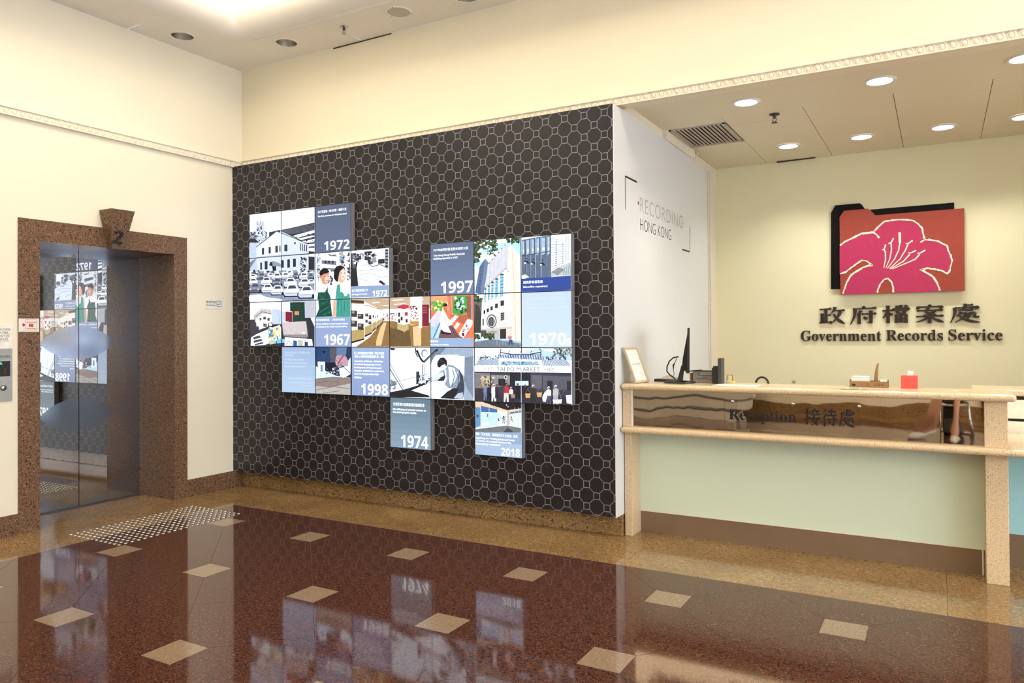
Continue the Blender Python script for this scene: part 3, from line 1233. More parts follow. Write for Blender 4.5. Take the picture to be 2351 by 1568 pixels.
TX((4, 4), TB, W, '-香港•上海城市發展檔案圖片展」展覽', 1375, 812, 1735, 842)
for q, (s_, x_) in enumerate((("'Footprints of History - Exhibition", 1720), ('of Archival Photographs on the', 1693), ('Development of Hong Kong and', 1702), ("Shanghai' exhibition co-organised", 1730), ('with the Shanghai Municipal', 1672), ('Archives', 1463))):
    TX((4, 4), TB, W, sans_bold(s_), 1376, 872 + 38 * q, x_, 899 + 38 * q)
TX((4, 4), TB, W, sans_bold('1998'), 1460, 1152, 1782, 1282)
GRAD([(4, 2)], (168, 192, 228), (186, 212, 238))
TX((4, 2), TB, (216, 230, 248), '歷史檔案館提供不同媒體形式的', 540, 768, 848, 792)
TX((4, 2), TB, (216, 230, 248), '多樣館藏', 540, 800, 640, 824)
for q, (s_, x_) in enumerate((('The Public Records Office', 775), ('preserves archival holdings in', 815), ('various media and formats', 790))):
    TX((4, 2), TB, (216, 230, 248), sans_bold(s_), 540, 852 + 40 * q, x_, 876 + 40 * q)
TX((4, 2), TB, (214, 229, 247), '修復已破損及被酸化的地圖', 580, 1075, 862, 1103)
TX((4, 2), TB, (214, 229, 247), sans_bold('Repairing a map with a tinted'), 595, 1127, 862, 1150)
TX((4, 2), TB, (214, 229, 247), sans_bold('repair material'), 735, 1166, 862, 1188)
GRAD([(3, 8)], (206, 227, 243), (212, 234, 245))
TX((3, 8), TC, (222, 237, 248), '歷史檔案館館藏：香港檔案大樓', 1350, 905, 1830, 938)
TX((3, 8), TC, (222, 237, 248), sans_bold('Old Public Records Office building'), 1350, 975, 1820, 1000)
TX((3, 8), TC, (222, 237, 248), sans_bold('A holding of the Public Records Office'), 1350, 1020, 1835, 1045)
TX((3, 8), TC, (240, 248, 253), sans_bold('1970'), 1390, 1330, 1830, 1472)
TX((3, 8), TC, (240, 248, 253), sans_bold('s'), 1832, 1395, 1888, 1472)

# ---- two school children (upper and lower screen)
GRAIN[0] = 1.0
K2 = [(2, 3), (3, 3)]
FILL(K2, (214, 226, 240))
PG(K2, TA, (226, 234, 246), "905,680 1330,660 1330,1240 905,1240")
for q in ("985,770 1160,780 1160,832 985,812", "1005,860 1160,870 1160,905 1100,910 1080,880 1005,890", "1060,690 1100,705 1150,700 1170,725 1080,722"):
    PG(K2, TA, (128, 132, 146), q)
for x_ in (1020, 1062, 1105):
    RC(K2, TA, (52, 60, 76), x_, 775, x_ + 26, 808, 4)
SPK(K2, TA, [(66, 76, 96), (150, 186, 214), (190, 206, 228), (120, 110, 116)], 935, 690, 965, 1060, 34, 8, 14, 11)
SPK(K2, TA, [(70, 78, 98), (126, 176, 216), (186, 170, 168)], 1205, 680, 1262, 850, 30, 7, 18, 12)
LN(K2, TA, (52, 60, 82), 12, "1318,670 1330,1000")
SPK(K2, TA, [(40, 46, 70), (210, 216, 236), (170, 70, 90)], 1300, 690, 1332, 1010, 24, 8, 14, 13)
SPK(K2, TA, [(60, 66, 84), (120, 126, 140)], 1070, 965, 1130, 1060, 14, 8, 16, 14)
# boy
PG(K2, TA, (236, 240, 248), "912,1150 935,1100 985,1068 1060,1055 1120,1085 1165,1110 1165,1240 912,1240")
PG(K2, TA, (20, 84, 70), "948,1158 1040,1152 1068,1095 1066,1150 1085,1180 1105,1240 940,1240")
LN(K2, TA, (40, 120, 100), 8, "940,1140 1000,1240 1050,1120 1062,1096")
PG(K2, TA, (222, 150, 124), "982,955 1012,940 1080,914 1084,985 1076,1030 1040,1066 1003,1050 985,1005")
PG(K2, TA, (240, 190, 168), "1030,960 1078,945 1080,985 1062,1035 1030,1040")
EL(K2, TA, (214, 140, 118), 978, 968, 10, 22)
PG(K2, TA, (26, 24, 30), "968,950 972,896 1010,866 1058,872 1084,905 1080,918 1012,938 990,956")
for x_ in (1034, 1068):
    EL(K2, TA, (40, 30, 34), x_, 965, 7, 5)
LN(K2, TA, (150, 60, 66), 5, "1040,1018 1068,1010")
# girl
PG(K2, TA, (222, 228, 238), "1140,1110 1190,1060 1290,1045 1328,1085 1328,1240 1140,1240")
PG(K2, TA, (74, 172, 158), "1178,1066 1212,1056 1218,1150 1328,1180 1332,1240 1158,1240 1168,1140")
PG(K2, TA, (232, 236, 246), "1215,1060 1260,1075 1300,1195 1268,1202 1228,1110")
LN(K2, TA, (150, 160, 180), 3, "1232,1080 1282,1190")
PG(K2, TA, (232, 172, 150), "1192,975 1212,890 1260,862 1282,905 1284,962 1262,1022 1232,1050 1200,1030")
PG(K2, TA, (246, 202, 184), "1225,905 1262,880 1278,955 1256,1005 1230,1000")
PG(K2, TA, (24, 22, 32), "1138,985 1140,900 1165,848 1215,830 1262,850 1284,900 1256,866 1222,892 1205,920 1194,975 1192,1030 1165,1026")
for x_ in (1232, 1266):
    EL(K2, TA, (44, 34, 40), x_, 925, 7, 5)
LN(K2, TA, (176, 60, 72), 7, "1240,968 1262,972")
# lower half
PG(K2, TB, (228, 232, 240), "905,150 960,150 950,350 905,350")
PG(K2, TB, (20, 84, 70), "944,140 1090,150 1112,348 914,352 955,255")
for q in ("980,200 1060,170", "960,300 1080,225", "1000,330 1100,290"):
    LN(K2, TB, (60, 140, 120), 7, q)
LN(K2, TB, (8, 50, 42), 8, "955,255 1080,210")
PG(K2, TB, (234, 236, 244), "1092,150 1160,150 1160,290 1120,280")
PG(K2, TB, (230, 170, 146), "1126,150 1158,150 1160,290 1166,348 1115,348 1122,280")
PG(K2, TB, (74, 170, 154), "1164,140 1332,140 1332,352 1160,352")
for x_ in (1190, 1225, 1262, 1298):
    LN(K2, TB, (40, 128, 116), 6, [(x_, 160), (x_ - 8, 345)])
GRAIN[0] = 0.0
RC([(3, 3)], TB, (154, 176, 218), 900, 353, 1340, 710)
GRAIN[0] = 1.0
TX((3, 3), TB, (236, 243, 255), '歷史檔案館館藏：上學途中的學童', 920, 376, 1265, 405)
TX((3, 3), TB, (236, 243, 255), sans_bold('School children on their way to school'), 920, 430, 1300, 452)
TX((3, 3), TB, (236, 243, 255), sans_bold('A holding of the Public Records Office'), 920, 464, 1292, 486)
TX((3, 3), TB, W, sans_bold('1967'), 1015, 562, 1325, 690)

# ---- sorting of records
K3 = [(2, 4)]
FILL(K3, (214, 227, 248))
PG(K3, TA, (228, 238, 252), "1600,660 1780,640 1780,760 1640,780")
PG(K3, TA, (38, 38, 48), "1338,690 1396,684 1424,765 1405,865 1425,1080 1338,1085")
PG(K3, TA, (96, 98, 112), "1338,700 1372,690 1395,860 1360,870")
RC(K3, TA, (36, 36, 46), 1500, 668, 1590, 770, -8)
RC(K3, TA, (56, 58, 70), 1400, 700, 1460, 770, -6)
SPK(K3, TA, [(48, 48, 58), (150, 156, 172), (225, 232, 245)], 1370, 690, 1660, 800, 50, 7, 18, 21)
EL(K3, TA, (34, 34, 42), 1608, 712, 18, 20)
PG(K3, TA, (150, 156, 172), "1585,800 1600,735 1640,735 1650,790 1620,800")
RC(K3, TA, (40, 40, 50), 1665, 760, 1745, 815, -6)
PG(K3, TA, (48, 50, 64), "1750,640 1786,640 1786,860 1750,850")
for q in range(5):
    RC(K3, TA, (150, 158, 176), 1755, 660 + 38 * q, 1784, 680 + 38 * q)
LN(K3, TA, (60, 64, 78), 9, "1540,800 1600,850 1690,820 1786,870")
for q in ("1430,900 1600,880 1720,900", "1440,940 1580,930", "1430,980 1560,1030", "1600,930 1700,980 1786,960", "1470,840 1560,820", "1650,1000 1760,1040"):
    LN(K3, TA, (150, 164, 196), 5, q)
PG(K3, TA, (44, 46, 58), "1670,1030 1700,1010 1760,1060 1730,1070")
GRAIN[0] = 0.0
RC(K3, TA, (152, 174, 214), 1338, 1084, 1800, 1220, -14)
GRAIN[0] = 1.0
TX((2, 4), TA, (232, 240, 254), '進行檔案篩選工作', 1352, 1122, 1545, 1153)
TX((2, 4), TA, (232, 240, 254), sans_bold('Sorting of records'), 1352, 1172, 1536, 1197)
TX((2, 4), TA, W, sans_bold('1972'), 1598, 1135, 1778, 1206)

# ---- albums, binder and papers on a dark table
K4 = [(3, 1), (3, 2)]
FILL(K4, (216, 220, 236))
PG(K4, TB, (196, 200, 214), "640,165 900,150 900,360 780,365")
PG(K4, TB, (54, 57, 66), "120,388 200,384 300,420 560,420 620,400 770,366 850,362 900,470 900,710 120,710")
PG(K4, TB, (188, 204, 232), "385,300 400,262 470,262 545,300 545,400 500,440 395,440")
LN(K4, TB, (140, 160, 200), 4, "450,275 478,345 478,440")
PG(K4, TB, (210, 204, 206), "175,325 265,252 378,268 385,320 380,400 185,420")
PG(K4, TB, (236, 234, 236), "195,385 275,315 380,325 380,420 205,470")
LN(K4, TB, (70, 66, 72), 6, "195,350 270,290 378,315")
LN(K4, TB, (80, 78, 84), 5, "178,330 188,440 205,485")
for q in ((240, 365, 262, 395), (285, 350, 318, 385), (335, 365, 362, 400)):
    RC(K4, TB, (84, 86, 96), *q)
PG(K4, TB, (238, 236, 238), "225,415 290,385 345,410 340,470 235,508")
RC(K4, TB, (96, 98, 110), 285, 430, 328, 470, 6)
EL(K4, TB, (240, 240, 246), 372, 445, 20, 16)
PG(K4, TB, (232, 238, 248), "205,560 350,500 480,450 500,480 500,620 300,690 135,700 140,600")
PG(K4, TB, (240, 243, 250), "138,600 255,570 300,690 160,700")
for q in ("160,598 240,575 260,600 175,625", "165,640 262,615 275,640 175,665", "180,680 280,652 290,672 190,695"):
    PG(K4, TB, (70, 74, 84), q)
PG(K4, TB, (236, 228, 170), "355,555 430,540 450,600 370,615")
SPK(K4, TB, [(120, 190, 220), (90, 140, 190), (230, 210, 120), (250, 250, 252)], 350, 480, 495, 640, 36, 6, 22, 31)
PG(K4, TB, (196, 214, 196), "350,640 430,620 445,670 365,685")
PG(K4, TB, (120, 196, 226), "445,625 545,615 545,660 455,672")
PG(K4, TB, (26, 66, 54), "607,178 780,176 786,405 607,408")
RC(K4, TB, (238, 132, 104), 661, 285, 713, 330)
PG(K4, TB, (230, 226, 226), "552,275 600,275 636,290 636,408 552,408")
PG(K4, TB, (140, 26, 54), "552,290 632,296 632,408 552,408")
PG(K4, TB, (176, 166, 168), "505,420 800,404 824,590 800,602 530,586")
PG(K4, TB, (214, 204, 206), "512,418 795,405 812,560 530,565")
LN(K4, TB, (120, 110, 112), 4, "530,572 818,574")
LN(K4, TB, (120, 110, 112), 4, "530,584 818,588")
RC(K4, TB, (224, 232, 246), 762, 532, 786, 556)
PG(K4, TB, (228, 232, 244), "545,595 870,620 880,700 540,700")
PG(K4, TB, (44, 100, 170), "645,635 690,640 690,700 645,700")
PG(K4, TB, (56, 70, 110), "782,650 822,655 822,700 782,700")
PG(K4, TB, (206, 200, 200), "700,630 760,635 758,700 700,700")
LN(K4, TB, (150, 110, 110), 6, "555,690 590,640 640,690")

# ---- exhibition hall (two screens)
K5 = [(3, 4), (3, 5)]
FILL(K5, (238, 232, 224))
PG(K5, TB, (206, 182, 154), "1338,140 1790,120 2290,100 2290,250 1790,258 1680,258 1500,170 1338,165")
for q in ("1590,180 1680,172 1690,182 1600,190", "1720,215 1790,208 1790,216 1730,224", "1830,150 1960,140 1970,150 1840,160", "1850,200 1990,188 2000,196 1860,208", "2040,150 2200,135 2210,146 2050,160"):
    PG(K5, TB, (246, 248, 252), q)
PG(K5, TB, (66, 60, 64), "1338,150 1490,160 1495,205 1338,182")
PG(K5, TB, (156, 118, 70), "1400,710 1560,600 1660,480 1725,404 1850,404 2000,440 2290,420 2290,710")
PG(K5, TB, (226, 194, 146), "1640,640 1690,480 1730,420 1765,420 1740,520 1700,700 1640,700")
PG(K5, TB, (110, 88, 52), "1800,480 1900,500 1980,545 2040,510 2060,700 1800,700")
PG(K5, TB, (228, 196, 150), "2080,470 2180,450 2180,700 2090,700")
for i_, (x0_, x1_, y0_, y1_) in enumerate(((1338, 1497, 182, 650), (1503, 1590, 212, 575), (1594, 1640, 232, 515), (1643, 1676, 245, 485), (1679, 1702, 252, 455), (1705, 1722, 258, 430))):
    PG(K5, TB, (242, 238, 232), [(x0_, y0_), (x1_, y0_ + 12), (x1_, y1_ - 40), (x0_, y1_)])
    PG(K5, TB, (196, 170, 110), [(x0_, y1_ - (y1_ - y0_) * .28), (x1_, y1_ - 40 - (y1_ - y0_) * .26), (x1_, y1_ - 40), (x0_, y1_)])
    PG(K5, TB, (44, 34, 34), [(x0_, y1_), (x1_, y1_ - 40), (x1_, y1_ - 22), (x0_, y1_ + 22)])
    LN(K5, TB, (200, 150, 96), 10, [(x0_, y0_ + 4), (x1_, y0_ + 14)])
for q in ((1340, 275, 1412, 350), (1420, 315, 1488, 375), (1340, 395, 1412, 470), (1420, 430, 1490, 505), (1510, 310, 1545, 345), (1552, 330, 1584, 380), (1512, 385, 1540, 420), (1550, 405, 1584, 440), (1600, 330, 1618, 360), (1630, 340, 1638, 370), (1650, 330, 1660, 360)):
    RC(K5, TB, (62, 60, 62), *q, sk=4)
    RC(K5, TB, (168, 164, 162), q[0] + 8, q[1] + 10, q[0] + (q[2] - q[0]) * .6, q[1] + (q[3] - q[1]) * .5)
RC(K5, TB, (222, 226, 232), 1725, 300, 1895, 400)
SPK(K5, TB, [(60, 58, 60), (200, 120, 120), (230, 150, 150)], 1725, 310, 1890, 395, 40, 4, 11, 41)
PG(K5, TB, (244, 238, 232), "1895,240 2030,225 2030,508 1982,540 1895,505")
PG(K5, TB, (206, 184, 130), "1895,430 1982,450 2030,430 2030,508 1982,540 1895,505")
PG(K5, TB, (206, 42, 84), "1895,228 1965,204 2030,214 2030,248 1982,258 1895,250")
LN(K5, TB, (120, 20, 40), 8, "1895,505 1982,538 2030,508")
LN(K5, TB, (190, 186, 184), 3, "1982,258 1982,540")
RC(K5, TB, (200, 60, 80), 1985, 295, 2022, 340)
for q in ((1905, 300, 1928, 350), (1935, 350, 1960, 395), (1905, 380, 1930, 425), (1995, 380, 2020, 420)):
    RC(K5, TB, (56, 52, 54), *q)
PG(K5, TC, (240, 232, 224), "-40,900 70,885 70,1230 -40,1240")
SPK(K5, TC, [(54, 50, 52), (210, 90, 100)], -40, 1010, 68, 1180, 34, 4, 13, 43)
PG(K5, TC, (206, 150, 60), "-40,1190 70,1190 70,1235 -40,1230")
RC(K5, TC, (246, 244, 244), 66, 890, 104, 1270)
RC(K5, TC, (132, 18, 52), 104, 990, 186, 1245)
RC(K5, TC, (214, 120, 60), 104, 1245, 186, 1260)
for q in range(4):
    LN(K5, TC, (220, 140, 160), 4, [(114, 1020 + 22 * q), (160, 1020 + 22 * q)])

# ---- worker mounting an exhibit
K6 = [(3, 6)]
FILL(K6, (232, 118, 78))
PG(K6, TC, (240, 150, 110), "200,880 400,875 420,1060 200,1060")
PG(K6, TC, (96, 190, 66), "225,1060 250,970 300,960 380,970 400,1060 330,1100")
SPK(K6, TC, [(60, 160, 70), (70, 170, 200), (250, 200, 120), (110, 190, 60)], 210, 940, 400, 1060, 40, 8, 24, 51)
PG(K6, TC, (64, 176, 70), "480,880 640,880 645,1080 560,1118 470,1095")
SPK(K6, TC, [(40, 90, 60), (36, 60, 70), (120, 200, 80), (200, 220, 240)], 490, 890, 640, 1080, 44, 8, 22, 52)
PG(K6, TC, (150, 90, 74), "640,880 690,880 690,1160 640,1120")
for q in range(11):
    LN(K6, TC, (196, 110, 90), 5, [(645, 890 + 22 * q), (688, 888 + 22 * q)])
LN(K6, TC, (168, 160, 160), 24, "700,880 702,1180")
PG(K6, TC, (196, 106, 80), "440,1110 560,1120 650,1110 690,1170 640,1240 500,1180")
LN(K6, TC, (210, 150, 130), 10, "420,900 440,1120")
LN(K6, TC, (188, 190, 200), 6, "455,890 470,1120")
PG(K6, TC, (124, 84, 92), "330,1300 460,1230 560,1380 700,1395 210,1395")
PG(K6, TC, (162, 206, 228), "198,1240 330,1060 345,1240 300,1395 198,1395")
LN(K6, TC, (92, 130, 160), 14, "240,1395 320,1210")
LN(K6, TC, (226, 240, 248), 10, "275,1395 335,1200")
PG(K6, TC, (216, 210, 226), "198,1180 300,1045 330,1080 320,1200 250,1260 198,1230")
PG(K6, TC, (240, 236, 240), "330,1080 360,1040 420,1160 470,1195 465,1235 420,1245 455,1330 370,1320 330,1280 322,1180")
LN(K6, TC, (196, 186, 200), 6, "380,1110 400,1210 440,1300")
PG(K6, TC, (222, 110, 92), "358,1000 400,995 412,1030 392,1068 365,1060")
PG(K6, TC, (20, 20, 26), "355,1010 365,978 395,972 414,995 400,1010 372,1012")
PG(K6, TC, (30, 26, 32), "330,1290 380,1320 460,1330 440,1352 335,1340")
PG(K6, TC, (232, 232, 236), "440,1180 500,1118 545,1130 480,1205")
PG(K6, TC, (238, 236, 240), "485,1260 530,1200 560,1222 515,1290")
PG(K6, TC, (240, 232, 236), "545,1345 650,1160 712,1180 712,1230 600,1392")
LN(K6, TC, (96, 76, 84), 8, "440,1240 560,1392")
EL(K6, TC, (206, 60, 70), 640, 1245, 11, 16)
RC(K6, TC, (36, 30, 36), 585, 1325, 612, 1362, 8)
SPK(K6, TC, [(60, 50, 56), (150, 140, 150), (230, 90, 90)], 575, 1270, 670, 1360, 16, 4, 11, 54)
GRAIN[0] = 0.0
RC(K6, TC, (160, 186, 224), 190, 1393, 720, 1500, -4)
GRAIN[0] = 1.0
TX((3, 6), TC, W, '展品維修', 205, 1418, 302, 1442)
TX((3, 6), TC, W, sans_bold('Mounting of exhibits'), 205, 1462, 428, 1484)

# ---- tall office building (two screens)
K7 = [(2, 7), (3, 7)]
FILL(K7, (206, 232, 250))
PG(K7, TC, (160, 210, 244), "725,400 900,300 1290,190 1290,420 1180,300 1000,330 860,460 760,540 725,520")
PG(K7, TC, (240, 247, 253), "760,420 880,360 980,380 900,460 790,470")
PG(K7, TC, (94, 116, 158), "735,850 790,530 858,436 858,480 800,860")
PG(K7, TC, (120, 140, 178), "858,436 898,485 840,860 800,860")
for q in range(7):
    RC(K7, TC, (70, 88, 128), 806 - 4 * q, 540 + 40 * q, 818 - 4 * q, 556 + 40 * q)
PG(K7, TC, (236, 216, 206), "1100,330 1165,280 1212,315 1292,840 1292,1425 1170,1425 1138,590")
LN(K7, TC, (214, 190, 180), 5, "1180,320 1215,900 1222,1420")
PG(K7, TC, (212, 214, 226), "890,500 1108,248 1140,330 1125,560 855,800")
for q in range(5):
    LN(K7, TC, (186, 190, 204), 4, [(930 + 42 * q, 470 - 46 * q), (905 + 52 * q, 740 - 42 * q)])
for q in range(6):
    RC(K7, TC, (90, 70, 66), 900 + 38 * q, 488 - 44 * q, 912 + 38 * q, 500 - 44 * q)
PG(K7, TC, (232, 226, 226), "852,790 1110,555 1140,600 1180,1270 805,1300 835,1000")
LN(K7, TC, (150, 140, 140), 7, "855,790 1108,552 1140,600")
for i_ in range(5):
    x_, yt, wd = (862, 905, 948, 998, 1060)[i_], (800, 765, 720, 680, 625)[i_], (20, 22, 26, 32, 38)[i_]
    EL(K7, TC, (70, 60, 64), x_, yt + 8, wd * .62, 16)
    PG(K7, TC, (120, 190, 230), [(x_ - wd / 2, yt + 12), (x_ + wd / 2, yt + 8), (x_ + wd / 2 - 6, 880 + 14 * i_ - i_ * 12), (x_ - wd / 2 - 6, 1000 - 25 * i_)])
    for q in range(5):
        y_ = yt + 45 + q * (1000 - 24 * i_ - yt - 40) / 6
        LN(K7, TC, (56, 70, 96), 6, [(x_ - wd / 2 - 2, y_), (x_ + wd / 2 - 2, y_ - 6)])
for q in ((838, 1062, 858, 1105), (877, 1040, 902, 1085), (922, 1015, 948, 1062), (976, 982, 1010, 1035), (1042, 945, 1084, 1008)):
    RC(K7, TC, (46, 42, 46), *q, sk=-8)
RC(K7, TC, (58, 56, 66), 1044, 1090, 1086, 1185, -12)
RC(K7, TC, (58, 56, 66), 826, 1165, 842, 1240, -4)
for q in range(8):
    LN(K7, TC, (206, 198, 198), 3, [(830, 1110 + 22 * q), (1175, 1075 + 22 * q)])
EL(K7, TC, (120, 112, 114), 936, 1188, 62, 84)
EL(K7, TC, (232, 226, 226), 934, 1190, 50, 70)
EL(K7, TC, (60, 66, 78), 932, 1195, 42, 58)
for q in (905, 930, 955):
    LN(K7, TC, (190, 200, 212), 4, [(q, 1150), (q, 1250)])
PG(K7, TC, (216, 208, 206), "800,1280 1178,1252 1178,1285 800,1310")
PG(K7, TC, (86, 80, 82), "805,1300 870,1296 870,1400 805,1400")
PG(K7, TC, (206, 200, 200), "870,1296 1030,1286 1030,1395 870,1398")
LN(K7, TC, (70, 66, 68), 5, "890,1318 985,1312")
LN(K7, TC, (70, 66, 68), 4, "890,1332 1000,1326")
PG(K7, TC, (52, 48, 52), "1035,1285 1110,1280 1110,1400 1035,1400")
PG(K7, TC, (226, 216, 210), "1110,1282 1180,1278 1180,1415 1110,1405")
PG(K7, TC, (112, 110, 104), "735,960 822,910 806,1330 735,1330")
PG(K7, TC, (60, 62, 58), "735,980 780,1000 815,1100 806,1330 735,1330")
SPK(K7, TC, [(46, 74, 40), (70, 100, 56), (36, 56, 40)], 735, 880, 822, 950, 30, 8, 20, 61)
PG(K7, TC, (150, 210, 224), "728,1425 1000,1395 1290,1430 1290,1500 728,1500")
PG(K7, TC, (120, 130, 146), "728,1440 950,1405 1290,1455 1290,1500 728,1500")
SPK(K7, TC, [(40, 70, 36), (66, 104, 50), (52, 84, 44)], 860, 1335, 965, 1398, 40, 8, 20, 62)
SPK(K7, TC, [(40, 62, 40), (70, 96, 60)], 732, 1355, 800, 1400, 20, 8, 18, 63)
for q in (1005, 1040, 1075, 1110, 1240, 1275):
    LN(K7, TC, (196, 206, 214), 4, [(q, 1400), (q, 1475)])
EL(K7, TC, (230, 200, 190), 1172, 1362, 8, 9)
PG(K7, TC, (190, 150, 170), "1130,1372 1185,1370 1180,1420 1150,1420")
PG(K7, TC, (60, 76, 130), "1150,1418 1190,1415 1196,1468 1180,1468 1168,1432 1160,1470 1146,1470")
EL(K7, TC, (230, 230, 236), 832, 1395, 16, 22)
SPK(K7, TC, [(40, 60, 34), (60, 84, 46), (96, 116, 80)], 728, 215, 800, 480, 60, 8, 22, 64)
SPK(K7, TC, [(40, 60, 34), (60, 84, 46), (96, 116, 80)], 800, 205, 1010, 330, 60, 8, 20, 65)
SPK(K7, TC, [(40, 60, 34), (60, 84, 46)], 890, 320, 985, 395, 20, 7, 15, 66)
SPK(K7, TC, [(40, 60, 34), (60, 84, 46)], 1130, 190, 1290, 250, 40, 7, 17, 67)

# ---- microfilm repository
K8 = [(2, 8)]
FILL(K8, (206, 224, 240))
for i_, (x0_, x1_) in enumerate(((1296, 1340), (1348, 1398), (1406, 1455), (1466, 1518), (1530, 1590), (1598, 1645))):
    PG(K8, TC, (96, 116, 146), [(x0_, 215 - 10 * i_), (x1_, 205 - 10 * i_), (x1_, 700), (x0_, 700)])
    PG(K8, TC, (170, 196, 222), [(x0_ + 6, 230 - 10 * i_), (x1_ - 14, 224 - 10 * i_), (x1_ - 14, 380), (x0_ + 6, 395)])
    LN(K8, TC, (40, 48, 66), 8, [(x1_, 205 - 10 * i_), (x1_ + 2, 700)])
    RC(K8, TC, (214, 230, 244), x0_ + 14, 330 - 6 * i_, x1_ - 18, 360 - 6 * i_)
LN(K8, TC, (60, 70, 92), 8, "1296,405 1640,350")
for q in ((1330, 480), (1410, 488), (1520, 500)):
    LN(K8, TC, (24, 26, 34), 16, [(q[0], q[1]), (q[0] + 30, q[1] - 10), (q[0] + 50, q[1] + 18)])
    EL(K8, TC, (230, 236, 244), q[0] + 6, q[1] + 12, 10, 12)
    EL(K8, TC, (20, 22, 30), q[0] + 24, q[1] - 42, 7, 9)
PG(K8, TC, (224, 234, 242), "1648,170 1905,130 1905,500 1780,560 1648,600")
for q in range(13):
    LN(K8, TC, (120, 134, 152), 4, [(1648, 200 + 34 * q), (1800, 215 + 27 * q)])
    RC(K8, TC, (50, 58, 72), 1704, 232 + 26 * q, 1716, 244 + 26 * q)
    RC(K8, TC, (90, 100, 116), 1786, 250 + 20 * q, 1796, 258 + 20 * q)
for q in range(5):
    LN(K8, TC, (150, 162, 178), 4, [(1820 + 18 * q, 170), (1820 + 18 * q, 470)])
PG(K8, TC, (198, 208, 214), "1650,600 1740,545 1900,470 1905,640 1650,650")
PG(K8, TC, (146, 156, 160), "1650,600 1740,545 1810,570 1730,640")
for q in range(5):
    LN(K8, TC, (90, 98, 110), 4, [(1790 + 22 * q, 560 - 12 * q), (1800 + 22 * q, 640)])
PG(K8, TC, (236, 244, 250), "1300,640 1340,628 1390,660 1300,690")
GRAIN[0] = 0.0
RC(K8, TC, (42, 76, 166), 1290, 680, 1915, 850, -38)
GRAIN[0] = 1.0
TX((2, 8), TC, W, '縮微膠卷檔案庫', 1318, 706, 1552, 742)
TX((2, 8), TC, W, sans_bold('Microfilm repository'), 1318, 768, 1612, 796)

# ---- conservation: hand with brush
K9 = [(4, 3)]
FILL(K9, (40, 60, 96))
PG(K9, TB, (44, 74, 120), "935,710 1085,710 1080,980 935,960")
PG(K9, TB, (92, 92, 104), "1085,710 1165,710 1165,960 1085,1000")
PG(K9, TB, (104, 134, 176), "1165,710 1290,710 1270,860 1165,900")
PG(K9, TB, (24, 34, 58), "1030,900 1160,900 1150,1040 1030,1020")
EL(K9, TB, (20, 26, 40), 1012, 772, 18, 12)
PG(K9, TB, (186, 220, 244), "905,940 1030,1000 1160,1060 1332,1080 1332,1290 905,1290")
PG(K9, TB, (150, 134, 126), "905,1095 1120,1070 1332,1080 1332,1290 905,1290")
PG(K9, TB, (196, 190, 186), "905,1180 1100,1200 1332,1150 1332,1290 905,1290")
for q in ("910,1150 1080,1120 1200,1140", "920,1230 1120,1190 1330,1215", "1000,1270 1200,1240"):
    LN(K9, TB, (118, 104, 98), 6, q)
PG(K9, TB, (214, 236, 250), "938,890 1026,890 1026,1050 945,1030")
RC(K9, TB, (110, 156, 200), 972, 930, 1000, 1010)
PG(K9, TB, (226, 240, 252), "1195,970 1260,950 1332,840 1332,1040 1250,1085 1205,1060")
PG(K9, TB, (196, 168, 184), "1150,890 1160,822 1215,810 1280,830 1310,890 1300,950 1230,945 1190,965 1155,920")
for q in ("1160,870 1200,905", "1180,840 1215,880", "1200,920 1240,900", "1180,940 1225,925"):
    LN(K9, TB, (140, 104, 122), 6, q)
LN(K9, TB, (214, 40, 70), 14, "1250,812 1205,880 1180,910")
LN(K9, TB, (150, 30, 50), 6, "1200,890 1140,1005")
LN(K9, TB, (34, 30, 40), 8, "1225,930 1330,1028")
SPK(K9, TB, [(220, 232, 246), (120, 130, 150), (30, 34, 50)], 1040, 960, 1200, 1040, 26, 5, 15, 71)

# ---- man microfilming (two screens)
K10 = [(4, 5), (4, 6)]
FILL(K10, (220, 236, 252))
PG(K10, TD, (166, 184, 206), "580,175 1065,165 1065,790 960,790 940,520 840,400 760,360 700,320 600,330 580,420")
PG(K10, TD, (120, 140, 166), "580,185 760,180 700,250 620,300 580,360")
PG(K10, TD, (226, 240, 253), "600,330 640,270 860,265 965,285 962,510 900,440 840,400 760,370 690,470 590,480 582,400")
LN(K10, TD, (150, 168, 192), 4, "640,268 965,280 962,510")
PG(K10, TD, (130, 146, 168), "965,300 1065,280 1065,760 1000,660 960,560")
LN(K10, TD, (150, 166, 190), 3, "805,180 805,260")
LN(K10, TD, DK, 5, "120,360 210,520 280,650")
LN(K10, TD, (60, 66, 80), 9, "120,420 180,520 270,660")
LN(K10, TD, (150, 160, 176), 3, "250,185 270,400 300,620")
LN(K10, TD, (130, 140, 158), 3, "245,190 360,275")
LN(K10, TD, (120, 130, 148), 5, "118,590 560,480")
SPK(K10, TD, [(34, 36, 46), (130, 140, 156)], 118, 560, 190, 660, 20, 6, 18, 81)
PG(K10, TD, (20, 22, 32), "118,690 290,655 440,610 560,560 580,600 430,650 370,665 560,720 575,745 118,745")
PG(K10, TD, (44, 48, 58), "420,455 455,455 455,590 420,600")
LN(K10, TD, (70, 78, 92), 8, "490,370 490,560")
LN(K10, TD, (120, 130, 146), 6, "508,380 508,560")
SPK(K10, TD, [(30, 32, 42), (90, 96, 110), (200, 212, 228)], 450, 500, 580, 600, 44, 5, 16, 82)
LN(K10, TD, (22, 24, 34), 22, "430,215 465,300 505,350 600,260 660,205")
LN(K10, TD, (22, 24, 34), 12, "415,190 420,250 440,290")
LN(K10, TD, (150, 160, 176), 4, "510,340 640,230")
EL(K10, TD, (130, 146, 168), 515, 250, 36, 44)
EL(K10, TD, (214, 228, 246), 520, 255, 26, 34)
